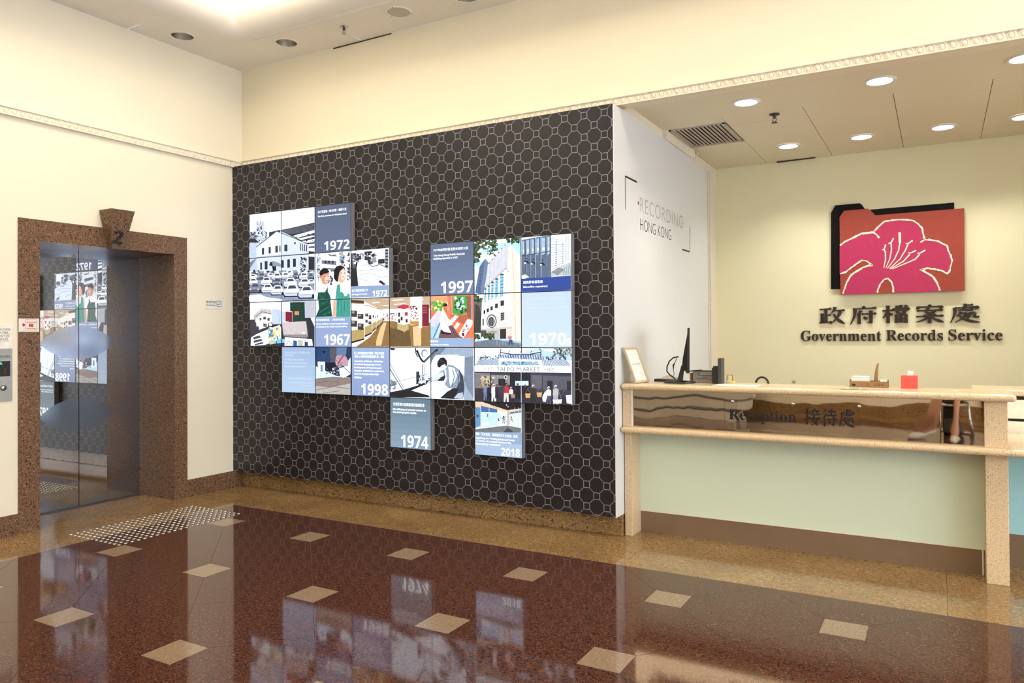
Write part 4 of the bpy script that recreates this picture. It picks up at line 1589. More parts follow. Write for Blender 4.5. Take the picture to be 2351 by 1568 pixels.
PG(K10, TD, (40, 42, 54), "125,190 185,190 180,215 140,215")
PG(K10, TD, (234, 244, 255), "370,668 480,620 600,575 760,600 770,660 700,740 560,722")
LN(K10, TD, (170, 186, 210), 3, "480,660 640,640")
PG(K10, TD, (26, 28, 38), "820,650 900,560 945,520 955,600 945,760 690,752 760,690")
PG(K10, TD, (150, 166, 190), "585,520 640,490 700,450 745,430 780,375 840,388 900,430 940,500 950,590 900,660 850,650 780,640 740,600 770,520 700,520 640,560 590,575")
PG(K10, TD, (206, 220, 240), "780,400 840,410 890,470 860,560 800,620 790,540")
for q in ("860,440 900,520 890,620", "830,430 850,520 820,620", "640,500 700,490"):
    LN(K10, TD, (70, 80, 100), 7, q)
PG(K10, TD, (62, 70, 88), "900,425 945,505 962,620 948,765 830,765 850,700 885,615 915,560 905,480")
PG(K10, TD, (24, 26, 36), "770,680 850,640 895,650 850,765 690,756")
PG(K10, TD, (34, 36, 48), "690,470 760,500 730,560 650,560 690,530")
PG(K10, TD, (200, 214, 236), "590,530 640,480 720,460 735,500 650,545 595,572")
PG(K10, TD, (216, 228, 244), "735,430 760,440 760,560 745,500")
PG(K10, TD, (214, 224, 240), "665,390 700,370 755,350 770,390 740,425 690,430")
PG(K10, TD, (18, 18, 26), "655,385 660,345 690,300 730,295 765,330 768,380 755,400 745,370 700,390 690,410 668,405")
LN(K10, TD, (90, 98, 116), 4, "690,320 720,345")
PG(K10, TD, (206, 218, 236), "640,680 720,640 770,640 760,680 700,690")
PG(K10, TD, (186, 200, 222), "840,755 890,700 945,690 945,765")

# ---- market hall (two screens)
K11 = [(4, 7), (4, 8)]
FILL(K11, (228, 240, 252))
PG(K11, TD, (176, 206, 238), "1600,240 1800,200 1960,240 2170,200 2170,330 1600,330")
SPK(K11, TD, [(70, 82, 80), (110, 124, 116), (190, 206, 216)], 1960, 190, 2170, 280, 70, 6, 18, 91)
PG(K11, TD, (196, 212, 234), "1075,385 1130,318 1350,305 1370,385")
PG(K11, TD, (196, 212, 234), "1830,305 2110,318 2168,395 1830,390")
for q in range(17):
    LN(K11, TD, (110, 126, 156), 6, [(1140 + 15 * q, 318), (1085 + 17 * q, 384)])
    LN(K11, TD, (110, 126, 156), 6, [(1840 + 16 * q, 318), (1850 + 19 * q, 390)])
SPK(K11, TD, [(60, 66, 86), (170, 150, 150), (110, 140, 180)], 1120, 280, 1350, 316, 40, 5, 13, 92)
SPK(K11, TD, [(60, 66, 86), (170, 150, 150), (110, 140, 180)], 1840, 285, 2110, 318, 40, 5, 13, 93)
PG(K11, TD, (70, 96, 150), "1345,265 1840,262 1842,325 1345,300")
for q in range(26):
    LN(K11, TD, (206, 224, 246), 7, [(1360 + 19 * q, 268), (1352 + 19 * q, 316)])
LN(K11, TD, (60, 70, 110), 12, "1360,240 1500,262 1700,262 1830,238")
LN(K11, TD, (226, 234, 246), 7, "1370,225 1500,250 1700,250 1820,222")
for x_ in (1365, 1825):
    LN(K11, TD, (70, 66, 84), 10, [(x_, 270), (x_ + 4, 215), (x_ + (18 if x_ < 1500 else -18), 198)])
for x_ in (1460, 1590, 1710):
    LN(K11, TD, (60, 60, 80), 8, [(x_, 245), (x_ + 14, 220)])
PG(K11, TD, (240, 246, 253), "1350,318 1842,322 1842,395 1350,392")
PG(K11, TD, (150, 190, 216), "1376,340 1810,340 1810,385 1376,385")
SPK(K11, TD, [(70, 120, 180), (206, 226, 240), (120, 150, 150)], 1380, 345, 1805, 382, 50, 4, 11, 94)
PG(K11, TD, (62, 64, 80), "1075,455 2175,465 2175,830 1075,790")
PG(K11, TD, (240, 246, 254), "1075,390 2175,398 2175,468 1075,456")
TX((4, 7), TD, (44, 44, 58), '大埔墟', 1180, 402, 1285, 442)
TX((4, 7), TD, (44, 44, 58), 'TAI PO M', 1330, 402, 1596, 448)
TX((4, 8), TD, (44, 44, 58), 'ARKET', 1622, 404, 1815, 455)
TX((4, 8), TD, (44, 44, 58), '大埔墟', 1858, 410, 1978, 455)
PG(K11, TD, (132, 130, 138), "1085,470 1260,475 1260,640 1085,640")
PG(K11, TD, (150, 146, 150), "1270,490 1480,500 1480,600 1270,640")
PG(K11, TD, (104, 104, 118), "1720,490 1840,495 1840,640 1720,650")
PG(K11, TD, (96, 96, 112), "1850,500 2170,510 2170,660 1850,660")
RC(K11, TD, (186, 170, 130), 1155, 500, 1250, 640)
RC(K11, TD, (206, 196, 170), 1165, 510, 1240, 560)
SPK(K11, TD, [(120, 90, 80), (220, 214, 196), (90, 84, 90)], 1150, 505, 1310, 640, 46, 4, 13, 95)
RC(K11, TD, (36, 38, 50), 1350, 535, 1430, 615)
RC(K11, TD, (34, 34, 50), 1480, 470, 1710, 800)
RC(K11, TD, (190, 214, 240), 1540, 560, 1690, 612)
EL(K11, TD, (226, 222, 214), 1432, 518, 20, 24)
EL(K11, TD, (90, 84, 84), 1432, 518, 12, 15)
LN(K11, TD, (44, 46, 60), 10, "1262,470 1262,790")
RC(K11, TD, (40, 42, 56), 1900, 560, 1960, 660)
RC(K11, TD, (46, 48, 60), 2120, 560, 2170, 660)
PG(K11, TD, (52, 52, 66), "1075,700 2175,720 2175,830 1075,790")


def man(cx, top, ht, top_c, leg_c, hat=None, skin=(150, 110, 96)):
    EL(K11, TD, hat or (30, 28, 32), cx, top + .08 * ht, .07 * ht, .075 * ht)
    EL(K11, TD, skin, cx + .015 * ht, top + .11 * ht, .05 * ht, .055 * ht)
    PG(K11, TD, top_c, [(cx - .14 * ht, top + .55 * ht), (cx - .13 * ht, top + .22 * ht), (cx - .04 * ht, top + .17 * ht), (cx + .06 * ht, top + .17 * ht), (cx + .14 * ht, top + .24 * ht), (cx + .14 * ht, top + .55 * ht)])
    PG(K11, TD, leg_c, [(cx - .12 * ht, top + .53 * ht), (cx + .12 * ht, top + .53 * ht), (cx + .13 * ht, top + ht), (cx + .04 * ht, top + ht), (cx, top + .68 * ht), (cx - .05 * ht, top + ht), (cx - .13 * ht, top + ht)])


man(1145, 615, 170, (60, 52, 54), (56, 50, 54), (176, 160, 150))
man(1210, 590, 190, (126, 140, 190), (110, 124, 176))
man(1245, 600, 180, (40, 40, 52), (30, 30, 40))
man(1300, 590, 200, (236, 238, 244), (226, 228, 236), (230, 226, 220))
man(1335, 596, 160, (50, 50, 62), (40, 40, 52))
man(1440, 582, 215, (196, 60, 66), (226, 216, 214))
man(1495, 625, 160, (226, 220, 216), (40, 38, 46), (220, 214, 206))
man(1570, 585, 180, (26, 26, 38), (22, 22, 32))
man(1655, 600, 150, (30, 30, 42), (26, 26, 36))
man(1742, 600, 200, (52, 50, 64), (44, 42, 54), (232, 230, 226))
man(1915, 620, 200, (226, 226, 232), (86, 88, 116), (236, 234, 230))
man(1995, 605, 220, (206, 202, 208), (190, 188, 196), (240, 238, 234))
man(2085, 655, 160, (66, 66, 80), (50, 50, 62))
LN(K11, TD, (120, 100, 90), 5, "1680,640 1742,635 1812,655")
for x_, y_ in ((1682, 700), (1812, 690)):
    PG(K11, TD, (222, 172, 110), [(x_ - 30, y_), (x_ + 32, y_), (x_ + 24, y_ + 50), (x_ - 22, y_ + 50)])
    LN(K11, TD, (150, 140, 130), 3, [(x_ - 26, y_), (x_, y_ - 55), (x_ + 28, y_)])
PG(K11, TD, (232, 232, 236), "1845,740 1880,670 1900,740 1880,800 1850,790")
PG(K11, TD, (226, 224, 222), "1960,770 2070,765 2060,815 1975,812")
LN(K11, TD, (170, 166, 170), 3, "1970,770 2025,650 2060,765")
PG(K11, TD, (220, 222, 228), "2110,720 2175,715 2175,820 2120,810")
PG(K11, TD, (170, 150, 140), "1490,715 1540,712 1535,752 1500,755")
LN(K11, TD, (60, 58, 70), 6, "1390,745 1420,650")

# ---- gallery with caption 2018
K12 = [(5, 7)]
FILL(K12, (206, 222, 240))
PG(K12, TD, (232, 196, 160), "1070,800 1110,790 1440,880 1600,850 1600,930 1440,905 1120,860 1075,850")
PG(K12, TD, (26, 26, 34), "1110,780 1600,795 1600,870 1440,890")
for q in range(5):
    LN(K12, TD, (66, 66, 78), 3, [(1180 + 80 * q, 786), (1330 + 50 * q, 868)])
EL(K12, TD, (230, 230, 226), 1435, 832, 6, 8)
EL(K12, TD, (220, 216, 206), 1452, 852, 8, 6)
PG(K12, TD, (110, 156, 206), "1075,852 1145,860 1145,1070 1075,1090")
PG(K12, TD, (70, 116, 176), "1150,840 1330,880 1330,920 1150,910")
PG(K12, TD, (176, 210, 242), "1150,910 1330,915 1330,1060 1150,1085")
PG(K12, TD, (200, 224, 246), "1340,905 1440,915 1440,1050 1340,1060")
PG(K12, TD, (196, 220, 244), "1470,915 1600,890 1600,1080 1470,1050")
PG(K12, TD, (86, 130, 186), "1470,915 1600,890 1600,915 1470,935")
PG(K12, TD, (214, 190, 164), "1440,885 1468,890 1468,1060 1440,1060")
for x_ in (1145, 1240, 1335, 1530, 1570):
    LN(K12, TD, (214, 206, 206), 6, [(x_, 860), (x_, 1085)])
SPK(K12, TD, [(40, 50, 80), (110, 130, 170)], 1345, 960, 1435, 1040, 22, 4, 10, 101)
SPK(K12, TD, [(60, 90, 150), (200, 80, 80)], 1480, 950, 1520, 1030, 8, 4, 9, 102)
RC(K12, TD, (200, 50, 50), 1220, 930, 1230, 968)
RC(K12, TD, (60, 90, 130), 1100, 940, 1122, 970)
PG(K12, TD, (238, 246, 252), "1150,1040 1240,1020 1240,1050 1150,1070")
PG(K12, TD, (120, 126, 130), "1075,1105 1440,1062 1600,1090 1600,1140 1075,1140")
PG(K12, TD, (70, 74, 78), "1400,1138 1450,1085 1520,1138")
GRAIN[0] = 0.0
RC(K12, TD, (156, 178, 216), 1060, 1133, 1610, 1440, 8)
PG(K12, TD, (176, 200, 232), "1060,1260 1610,1275 1610,1440 1060,1440")
GRAIN[0] = 1.0
TX((5, 7), TD, (230, 240, 254), '舉辦「百年風雲：檔案裡的天文台故事」展覽', 1088, 1136, 1562, 1170)
for q, (s_, x_) in enumerate((('Organising the "Tracking Winds and Clouds:', 1532), ('A Century of Archived Stories of the', 1492), ('Observatory" exhibition', 1368))):
    TX((5, 7), TD, (236, 244, 255), sans_bold(s_), 1088, 1186 + 32 * q, x_, 1214 + 32 * q)
TX((5, 7), TD, W, sans_bold('2018'), 1378, 1312, 1588, 1398)

# ---- one video panel per cell
WHAT = {(1, 1): 'showing a church tower and the gable of a white building',
        (1, 2): 'showing the right gable of a white building below a striped car park',
        (1, 3): 'with slate caption about Garden Road, the upper of two large 1972 captions',
        (2, 1): 'showing parked cars before a porch at the left edge of the video wall',
        (2, 2): 'showing parked cars, arched windows and a thin tree',
        (2, 3): 'showing the faces of two school children in green',
        (2, 4): 'showing people sorting heaps of papers above a small 1972',
        (2, 6): 'with slate caption 1997',
        (2, 7): 'showing the upper part of a tall office building under blue sky',
        (2, 8): 'showing grey cabinets above a navy Microfilm repository caption',
        (3, 1): 'showing albums and photographs on a dark table',
        (3, 2): 'showing a green binder, red book and grey box on a dark table',
        (3, 3): 'with children in green dresses above the caption 1967',
        (3, 4): 'showing white exhibition panels in a row along a wooden floor',
        (3, 5): 'showing an exhibition pillar with a crimson top',
        (3, 6): 'showing a worker in white mounting an exhibit before orange and green walls',
        (3, 7): 'showing the arched entrance of a tall office building and pedestrians',
        (3, 8): 'with very pale caption 1970s',
        (4, 2): 'with pale blue caption text and no year, bottom left of the video wall',
        (4, 3): 'showing a hand with a red brush repairing a map',
        (4, 4): 'with light blue caption 1998',
        (4, 5): 'showing a lamp and copying stand over a white sheet',
        (4, 6): 'showing a dark-haired man bending over a table',
        (4, 7): 'showing the left half of a market hall with tiled roof',
        (4, 8): 'showing the right half of a market hall with carried baskets',
        (5, 5): 'with grey-blue caption 1974, hanging below the others',
        (5, 7): 'showing a blue gallery above the caption 2018, lowest on the wall'}
for cl in CELLS:
    r, c = cl
    x0, z0, x1, z1 = CX0 + (c - 1) * CW, CZ0 - r * CH, CX0 + c * CW, CZ0 - (r - 1) * CH
    root = empty('video_screen', ((x0 + x1) / 2, PY, z0), 'video screen ' + WHAT[cl], 'screen', 'video screens on the patterned panel')
    g = 0.0008
    MB().bbox((x0 + g, SY + 0.001, z0 + g), (x1 - g, PY - 0.0005, z1 - g), 0.0015, 1).build('housing', M['housing'], root)
    fr = MB()
    e = 0.0033
    for a, b in (((x0 + g, z0 + g), (x1 - g, z0 + e)), ((x0 + g, z1 - e), (x1 - g, z1 - g)), ((x0 + g, z0 + e), (x0 + e, z1 - e)), ((x1 - e, z0 + e), (x1 - g, z1 - e))):
        fr.box((a[0], SY - 0.002, a[1]), (b[0], SY + 0.001, b[1]))
    fr.build('bezel', M['black'], root)
    d = PICS[cl]
    me = bpy.data.meshes.new('display')
    off = WL[root.name]
    me.from_pydata([Vector(v_) - off for v_ in d[0]], [], d[1])
    me.materials.append(M['screen'])
    ca = me.color_attributes.new('Col', 'FLOAT_COLOR', 'CORNER')
    buf = []
    for pl, col in zip(me.polygons, d[2]):
        buf += list(col) * pl.loop_total
    ca.data.foreach_set('color', buf)
    link('display', me, root)

# ================================================================== CEILING FITTINGS
def can_light(x, y, label):
    root = empty('recessed_downlight', (x, y, ZL), label, 'downlight', 'unlit downlights in the lobby ceiling')
    m = MB().lathe((x, y, ZL), [(0.092, 0.012), (0.092, -0.004), (0.118, -0.006), (0.12, -0.0005)], 32)
    m.build('ring', M['lamp_ring'], root)
    MB().lathe((x, y, ZL), [(0.092, 0.0), (0.088, 0.06), (0.078, 0.15), (0.001, 0.155)], 32).build('reflector', M['lamp_can'], root)


can_light(CANS[0][0], CANS[0][1], 'unlit round downlight recessed above the left wall, leftmost in the lobby ceiling')
can_light(CANS[1][0], CANS[1][1], 'unlit round downlight recessed near the ceiling corner, nearest the sprinkler')
can_light(CANS[2][0], CANS[2][1], 'unlit round downlight at the top edge beyond the ceiling speaker')
sp_ = empty('ceiling_speaker', (2.246, -0.322, ZL), 'round beige speaker grille flush in the lobby ceiling', 'speaker')
MB().lathe((2.246, -0.322, ZL), [(0.112, 0.0), (0.112, -0.006), (0.098, -0.009), (0.095, -0.004)], 32).build('ring', M['ceil'], sp_)
MB().lathe((2.246, -0.322, ZL), [(0.095, -0.004), (0.05, -0.008), (0.001, -0.009)], 32).build('grille', M['grille'], sp_)
for i in range(3):
    a = R(40 + 120 * i)
    MB().lathe((2.246 + 0.104 * math.cos(a), -0.322 + 0.104 * math.sin(a), ZL), [(0.005, -0.008), (0.004, -0.0105), (0.0003, -0.011)], 8).build('screw', M['dark'], sp_)


def sprinkler(x, y, z, label, s=1.0, cup=M['steel'], dk=None):
    root = empty('sprinkler', (x, y, z), label, 'sprinkler')
    MB().lathe((x, y, z), [(0.036 * s, 0), (0.034 * s, -0.006 * s), (0.016 * s, -0.012 * s), (0.012 * s, -0.012 * s)], 20).build('escutcheon', cup, root)
    MB().cyl((x, y, z - 0.01 * s), (x, y, z - 0.03 * s), 0.011 * s, n=10).build('body', dk or M['dark'], root)
    f = MB()
    for sg in (-1, 1):
        f.tube([(x + sg * 0.009 * s, y, z - 0.028 * s), (x + sg * 0.013 * s, y, z - 0.042 * s), (x + sg * 0.003 * s, y, z - 0.058 * s)], 0.0026 * s, 6)
    f.build('yoke', dk or M['dark'], root)
    MB().lathe((x, y, z - 0.058 * s), [(0.001, 0), (0.02 * s, -0.001), (0.021 * s, -0.004 * s), (0.001, -0.004 * s)], 14).build('deflector', cup, root)


sprinkler(1.654, -0.323, ZL, 'small steel sprinkler head hanging from the lobby ceiling', 1.05)
pS = on_z(1778, 262, ZR)
sprinkler(pS.x, pS.y, ZR, 'dark sprinkler head hanging from the reception ceiling', 1.15, M['dark'], M['dark'])

REC = [(1713, 234.5, 'lit round ceiling light over the counter, nearest the white lettered board', 1.0),
       (2020, 185, 'dazzling bright ceiling light near the egg moulding, brightest of all', 4.0),
       (2352, 133, 'lit round ceiling light cut by the right edge near the moulding', 1.0),
       (1810, 335, 'lit round ceiling light in the back row, nearest the air grille', 1.0),
       (1978, 314, 'lit round ceiling light in the back row, second from the air grille', 1.0),
       (2165, 291.5, 'lit round ceiling light in the back row, third from the air grille', 1.0),
       (2351, 268, 'lit round ceiling light in the back row, cut by the right edge', 1.0)]
spot2 = emitter('bright_downlight_diffuser', (1.0, 1.0, 1.0, 1), 12.0)
for px_, py_, lb, br in REC:
    p = on_z(px_, py_, ZR)
    root = empty('ceiling_light', (p.x, p.y, ZR), lb, 'ceiling light', 'lit downlights over the reception')
    MB().lathe((p.x, p.y, ZR), [(0.107, 0), (0.107, -0.006), (0.098, -0.011), (0.083, -0.007)], 32).build('ring', M['lamp_ring'], root)
    MB().lathe((p.x, p.y, ZR), [(0.083, -0.007), (0.001, -0.0075)], 32).build('diffuser', spot2 if br > 1 else M['spot'], root)
    sl_ = bpy.data.lights.new('downlight_beam', 'SPOT')
    sl_.energy = SPOT_W * (1.6 if br > 1 else 1.0)
    sl_.color = (1.0, 0.97, 0.88)
    sl_.spot_size, sl_.spot_blend = R(118), 0.7
    sl_.shadow_soft_size = 0.08
    so_ = bpy.data.objects.new('downlight_beam', sl_)
    COL.objects.link(so_)
    so_.parent = root
    so_.location = (0, 0, -0.012)

# air grille with louvres and the boxed fascia beside the end board
ag = empty('air_grille', ((GX0 + GX1) / 2, (GY0 + GY1) / 2, ZR), 'square beige louvred air grille in the reception ceiling', 'air grille')
fr = MB()
for a, b in (((GX0, GY0), (GX1, GY0 + 0.022)), ((GX0, GY1 - 0.022), (GX1, GY1)), ((GX0, GY0), (GX0 + 0.022, GY1)), ((GX1 - 0.022, GY0), (GX1, GY1))):
    fr.box((a[0], a[1], ZR - 0.006), (b[0], b[1], ZR + 0.008))
fr.build('frame', M['grille'], ag)
MB().box((GX0, GY0, ZR + 0.0092), (GX1, GY1, ZR + 0.0098)).build('duct', M['black'], ag)
for i in range(13):
    xx = GX0 + 0.034 + i * (GX1 - GX0 - 0.068) / 12
    MB().prism([(xx - 0.014, GY0 + 0.02, ZR + 0.004), (xx + 0.012, GY0 + 0.02, ZR - 0.004), (xx + 0.014, GY0 + 0.02, ZR - 0.001), (xx - 0.012, GY0 + 0.02, ZR + 0.007)], (0, GY1 - GY0 - 0.04, 0)).build('louvre', M['grille'], ag)
fb = empty('fascia_box', (4.06, 1.45, 3.172), 'cream boxed fascia between the air grille and the white lettered board', 'fascia')
MB().box((4.056, 1.06, 3.173), (4.07, 1.88, ZR - 0.001)).build('board', M['mould'], fb)
MB().box((4.03, 1.06, 3.173), (4.056, 1.075, ZR - 0.001)).build('end_piece', M['mould'], fb)
MB().cyl((4.062, 1.93, 3.17), (4.062, 1.90, ZR - 0.002), 0.009, n=8).build('conduit', M['mould'], fb)
MB().cyl((4.062, 1.96, 3.17), (4.07, 2.02, ZR - 0.002), 0.009, n=8).build('conduit', M['mould'], fb)
# loose hook where walls and ceiling meet
MB().tube([(0.02, -0.02, ZL - 0.002), (0.02, -0.02, ZL - 0.02), (0.032, -0.032, ZL - 0.034), (0.02, -0.045, ZL - 0.04), (0.012, -0.03, ZL - 0.03)], 0.004, 6).build('cable_hook', M['white_plastic'],
        label='tiny white cable hook in the ceiling corner', cat='hook')

# ================================================================== WALL SIGNS
SB = YB


def T8(x, y):
    return 1800 + x / 3.9202, 430 + y / 3.9202


def onwall(T, pts, yy):
    if isinstance(pts, str):
        pts = [tuple(float(q) for q in s.split(',')) for s in pts.split()]
    return [on_y(*T(x_, y_), yy) for x_, y_ in pts]


def plate(name, T, pts, y0, y1, mat, parent):
    P3 = onwall(T, pts, y0)
    return MB().prism([(p.x, y0, p.z) for p in P3], (0, y1 - y0, 0)).build(name, mat, parent)


lg0 = on_y(*T8(1060, 940), SB)
lg = empty('folder_sign', (lg0.x, SB, lg0.z), 'red folder shaped wall sign with pink flower over a black folder', 'wall sign')
plate('back_board', T8, "422,232 462,163 680,143 700,155 738,208 785,200 1532,137 1533,900 422,916", SB - 0.03, SB, M['folder_black'], lg)
plate('front_board', T8, "500,268 540,212 752,192 775,202 820,252 1622,188 1627,930 508,968", SB - 0.062, SB - 0.03, M['folder_red'], lg)
lgf = [o_ for o_ in lg.children if o_.name.startswith('front_board')][0]
yp = SB - 0.0635
plate('flower_print', T8, "501,540 545,495 600,468 650,443 700,418 760,412 805,408 840,368 870,338 905,313 960,300 1030,293 1100,295 1160,301 1210,333 1243,372 1253,430 1263,474 1330,478 1390,488 1430,513 1468,528 1478,572 1498,612 1515,660 1498,720 1488,758 1470,776 1420,748 1360,736 1290,728 1235,742 1300,778 1338,802 1372,852 1392,902 1408,935 992,951 985,900 968,850 940,822 900,832 867,872 847,920 839,956 528,966 540,920 562,862 602,793 652,758 712,722 762,706 795,700 770,682 740,663 702,660 652,692 602,727 562,762 501,780",
      yp, SB - 0.0622, M['flower_pink'], lgf)
yq = yp - 0.0012
rs = random.Random(3)


def cream(pts, w0, jag=0.35, name='cream_outline', grow=None):
    pts = [tuple(float(q) for q in s.split(',')) for s in pts.split()]
    dense = []
    for a, b in zip(pts[:-1], pts[1:]):
        n_ = max(1, int(math.hypot(b[0] - a[0], b[1] - a[1]) / 13))
        for i in range(n_):
            t = i / n_
            dense.append((a[0] + (b[0] - a[0]) * t, a[1] + (b[1] - a[1]) * t))
    dense.append(pts[-1])
    N = len(dense)
    sp2 = []
    for i, p in enumerate(dense):
        w = w0 * (1 + jag * rs.uniform(-1, 1.2))
        if grow:
            w = grow[0] + (grow[1] - grow[0]) * i / (N - 1)
        sp2.append((p[0] + rs.uniform(-1, 1) * jag * 4, p[1] + rs.uniform(-1, 1) * jag * 4, w))
    m = MB()
    poly = stroke_poly(sp2)
    P3 = [on_y(*T8(q.x, q.y), yq) for q in poly]
    n_ = len(P3) // 2
    # quads along the stroke
    vs_ = [(p.x, yq, p.z) for p in P3]
    m.add(vs_, [(i, i + 1, 2 * n_ - 2 - i, 2 * n_ - 1 - i) for i in range(n_ - 1)])
    extrude_flat(m, 0, 0, (0, -0.0012, 0))
    m.build(name, M['flower_cream'], lgf)


cream("504,525 545,490 600,465 650,440 700,415 760,410 805,405 835,428 858,455", 15)
cream("805,405 840,365 870,335 905,308 960,298 1030,290 1100,292 1160,298 1210,330 1243,370 1255,430 1265,472 1228,494", 14)
cream("1262,470 1330,475 1390,485 1430,510 1468,525 1478,570 1498,610 1514,660 1498,720 1488,758 1468,778 1420,750 1360,738 1290,728 1222,745", 15)
cream("1235,742 1300,778 1338,802 1374,852 1394,902 1402,930", 16)
cream("984,945 982,900 968,850 938,820 900,830 867,870 846,920 840,950", 14)
cream("530,958 542,920 562,860 602,792 652,757 712,721 762,705 800,700", 14)
cream("795,700 768,682 740,662 702,658 652,690 602,726 562,760 506,778", 13)
for s_ in ("898,725 913,650 913,590 902,560", "915,728 952,645 968,560 964,505", "930,731 995,645 1032,565 1042,500", "948,733 1045,645 1093,565 1116,512", "958,735 1075,665 1132,604", "975,735 1100,682 1180,648 1222,602"):
    cream(s_, 11, 0.0, 'stamen', (7, 13))
for s_ in ("882,564 902,556 915,515", "938,508 964,497 986,458", "1095,507 1120,504 1158,479", "1116,588 1138,592 1190,568", "1200,594 1225,592 1272,565"):
    cream(s_, 11, 0.0, 'anther', (10, 14))
cream("1043,500 1042,455 1041,405", 24, 0.0, 'anther', (22, 24))

# brush-stroke characters on a 100 x 100 grid: kind h / v / p / n / d, points
GLY = {
    '政': "h:2,86:46,89|v:26,86:26,12|h:26,52:44,54|v:11,62:11,12|h:0,10:48,15|p:63,98:57,78:46,62|h:58,77:98,80|p:83,77:73,44:44,2|n:57,60:72,30:100,4",
    '府': "d:50,100:55,88|h:12,85:98,89|p:19,86:17,46:2,2|p:42,76:36,62:27,48|v:35,62:35,4|h:46,57:98,60|k:79,76:79,8:66,15|d:54,44:63,28",
    '檔': "h:2,70:40,73|v:22,98:22,2|p:21,68:14,48:2,30|d:25,60:37,44|v:68,100:68,84|d:51,96:58,84|p:90,98:85,90:79,84|v:45,82:44,66|h:45,80:97,82|p:96,82:93,74:88,66|v:57,72:57,54|v:81,72:81,54|h:57,71:81,71|h:57,55:81,55|v:52,48:52,3|v:87,48:87,3|h:52,46:87,47|h:52,27:87,27|h:52,8:87,8|v:69,46:69,8",
    '案': "d:48,100:53,90|v:12,90:9,76|h:12,87:93,89|p:92,89:89,82:84,76|h:6,67:94,70|p:47,82:40,68:34,58|n:34,58:52,52:72,42|p:68,68:56,53:28,42|h:4,35:96,39|v:50,48:50,-2|p:46,36:31,18:4,5|n:54,36:72,18:98,4",
    '處': "v:53,100:53,84|h:53,92:78,94|p:17,80:16,44:2,2|h:17,79:97,83|p:96,83:92,76:86,69|h:30,67:80,72|k:50,80:50,63:80,64|p:40,58:33,46:22,36|h:36,50:56,51|p:57,51:46,28:18,3|n:32,42:56,16:100,4|p:67,54:65,32:56,18|h:67,52:84,53|v:84,53:84,30|h:84,28:98,32",
    '接': "h:2,72:38,75|k:22,98:22,8:10,15|h:2,36:40,50|d:66,100:69,90|h:44,85:96,88|d:54,83:59,70|p:83,85:80,76:75,70|h:40,65:100,68|p:66,64:60,48:53,34|n:53,34:68,22:86,4|p:86,46:76,22:44,2|h:38,43:100,46",
    '待': "p:31,98:21,83:3,70|p:33,74:23,56:3,40|v:22,57:22,0|h:44,83:92,86|v:66,100:66,64|h:38,63:98,66|h:40,41:98,44|k:79,60:79,6:64,13|d:49,34:59,20",
}


def glyph(ch, w):
    out = []
    for s in GLY[ch].split('|'):
        k_, *ps = s.split(':')
        P2 = [tuple(float(q) for q in t.split(',')) for t in ps]
        if k_ == 'h':
            (x0, y0), (x1, y1) = P2
            out.append([(x0, y0, w * .95), (x0 + (x1 - x0) * .12, y0, w * .7), (x0 + (x1 - x0) * .75, y0 + (y1 - y0) * .6, w * .7), (x1 - 2, y1, w * 1.2), (x1 + 2, y1 - 2, w * .4)])
        elif k_ == 'v':
            (x0, y0), (x1, y1) = P2
            out.append([(x0, y0, w * 1.35), (x0 + (x1 - x0) * .3, y0 + (y1 - y0) * .3, w * 1.05), (x1, y1, w * 1.3)])
        elif k_ == 'k':
            (x0, y0), (x1, y1), (x2, y2) = P2
            out.append([(x0, y0, w * 1.3), (x1, y1, w * 1.15)])
            out.append([(x1 + w * .4, y1 + 2, w * 1.0), (x2, y2, w * .25)])
        elif k_ == 'd':
            (x0, y0), (x1, y1) = P2
            out.append([(x0, y0, w * .5), ((x0 + x1) / 2, (y0 + y1) / 2, w * 1.4), (x1, y1, w * 1.1)])
        else:
            q = []
            for i in range(9):
                t = i / 8
                x_ = (1 - t) ** 2 * P2[0][0] + 2 * t * (1 - t) * (2 * P2[1][0] - .5 * (P2[0][0] + P2[2][0])) + t * t * P2[2][0]
                y_ = (1 - t) ** 2 * P2[0][1] + 2 * t * (1 - t) * (2 * P2[1][1] - .5 * (P2[0][1] + P2[2][1])) + t * t * P2[2][1]
                ww = w * (1.3 - 1.0 * t ** 1.5) if k_ == 'p' else w * (.6 + 1.1 * t if t < .8 else (1.48 - 5.5 * (t - .8)))
                q.append((x_, y_, max(ww, w * .25)))
            out.append(q)
    return out


def brush_char(ch, w, x0, z0, sx_, sz_, y0, th):
    m = MB()
    for i, st_ in enumerate(glyph(ch, w)):
        po = stroke_poly(st_)
        n_ = len(po) // 2
        a = len(m.v), len(m.f)
        yy = y0 - 0.00015 * i
        m.add([(x0 + p.x / 100 * sx_, yy, z0 + p.y / 100 * sz_) for p in po], [(q, q + 1, 2 * n_ - 2 - q, 2 * n_ - 1 - q) for q in range(n_ - 1)])
        extrude_flat(m, a[0], a[1], (0, th, 0))
    return m


# 政府檔案處: one raised letter each, on small pins
CH = [('政', 318, 545, 1072, 1236), ('府', 592, 832, 1066, 1238), ('檔', 882, 1130, 1056, 1226), ('案', 1180, 1443, 1052, 1222), ('處', 1492, 1758, 1044, 1222)]
cn = empty('chinese_lettering', (on_y(*T8(1040, 1230), SB).x, SB, on_y(*T8(1040, 1230), SB).z), 'row of five raised dark Chinese characters below the folder sign', 'lettering')
for ch, xa, xb, ya, yb_ in CH:
    a, b = on_y(*T8(xa, yb_), SB - 0.02), on_y(*T8(xb, ya), SB - 0.02)
    brush_char(ch, 10.5, a.x, a.z, b.x - a.x, b.z - a.z, SB - 0.02, 0.018).build('character', M['letters'], cn)
en = empty('english_lettering', (on_y(*T8(1060, 1390), SB).x, SB, on_y(*T8(1060, 1390), SB).z), 'raised dark serif lettering Government Records Service on the wall', 'lettering')
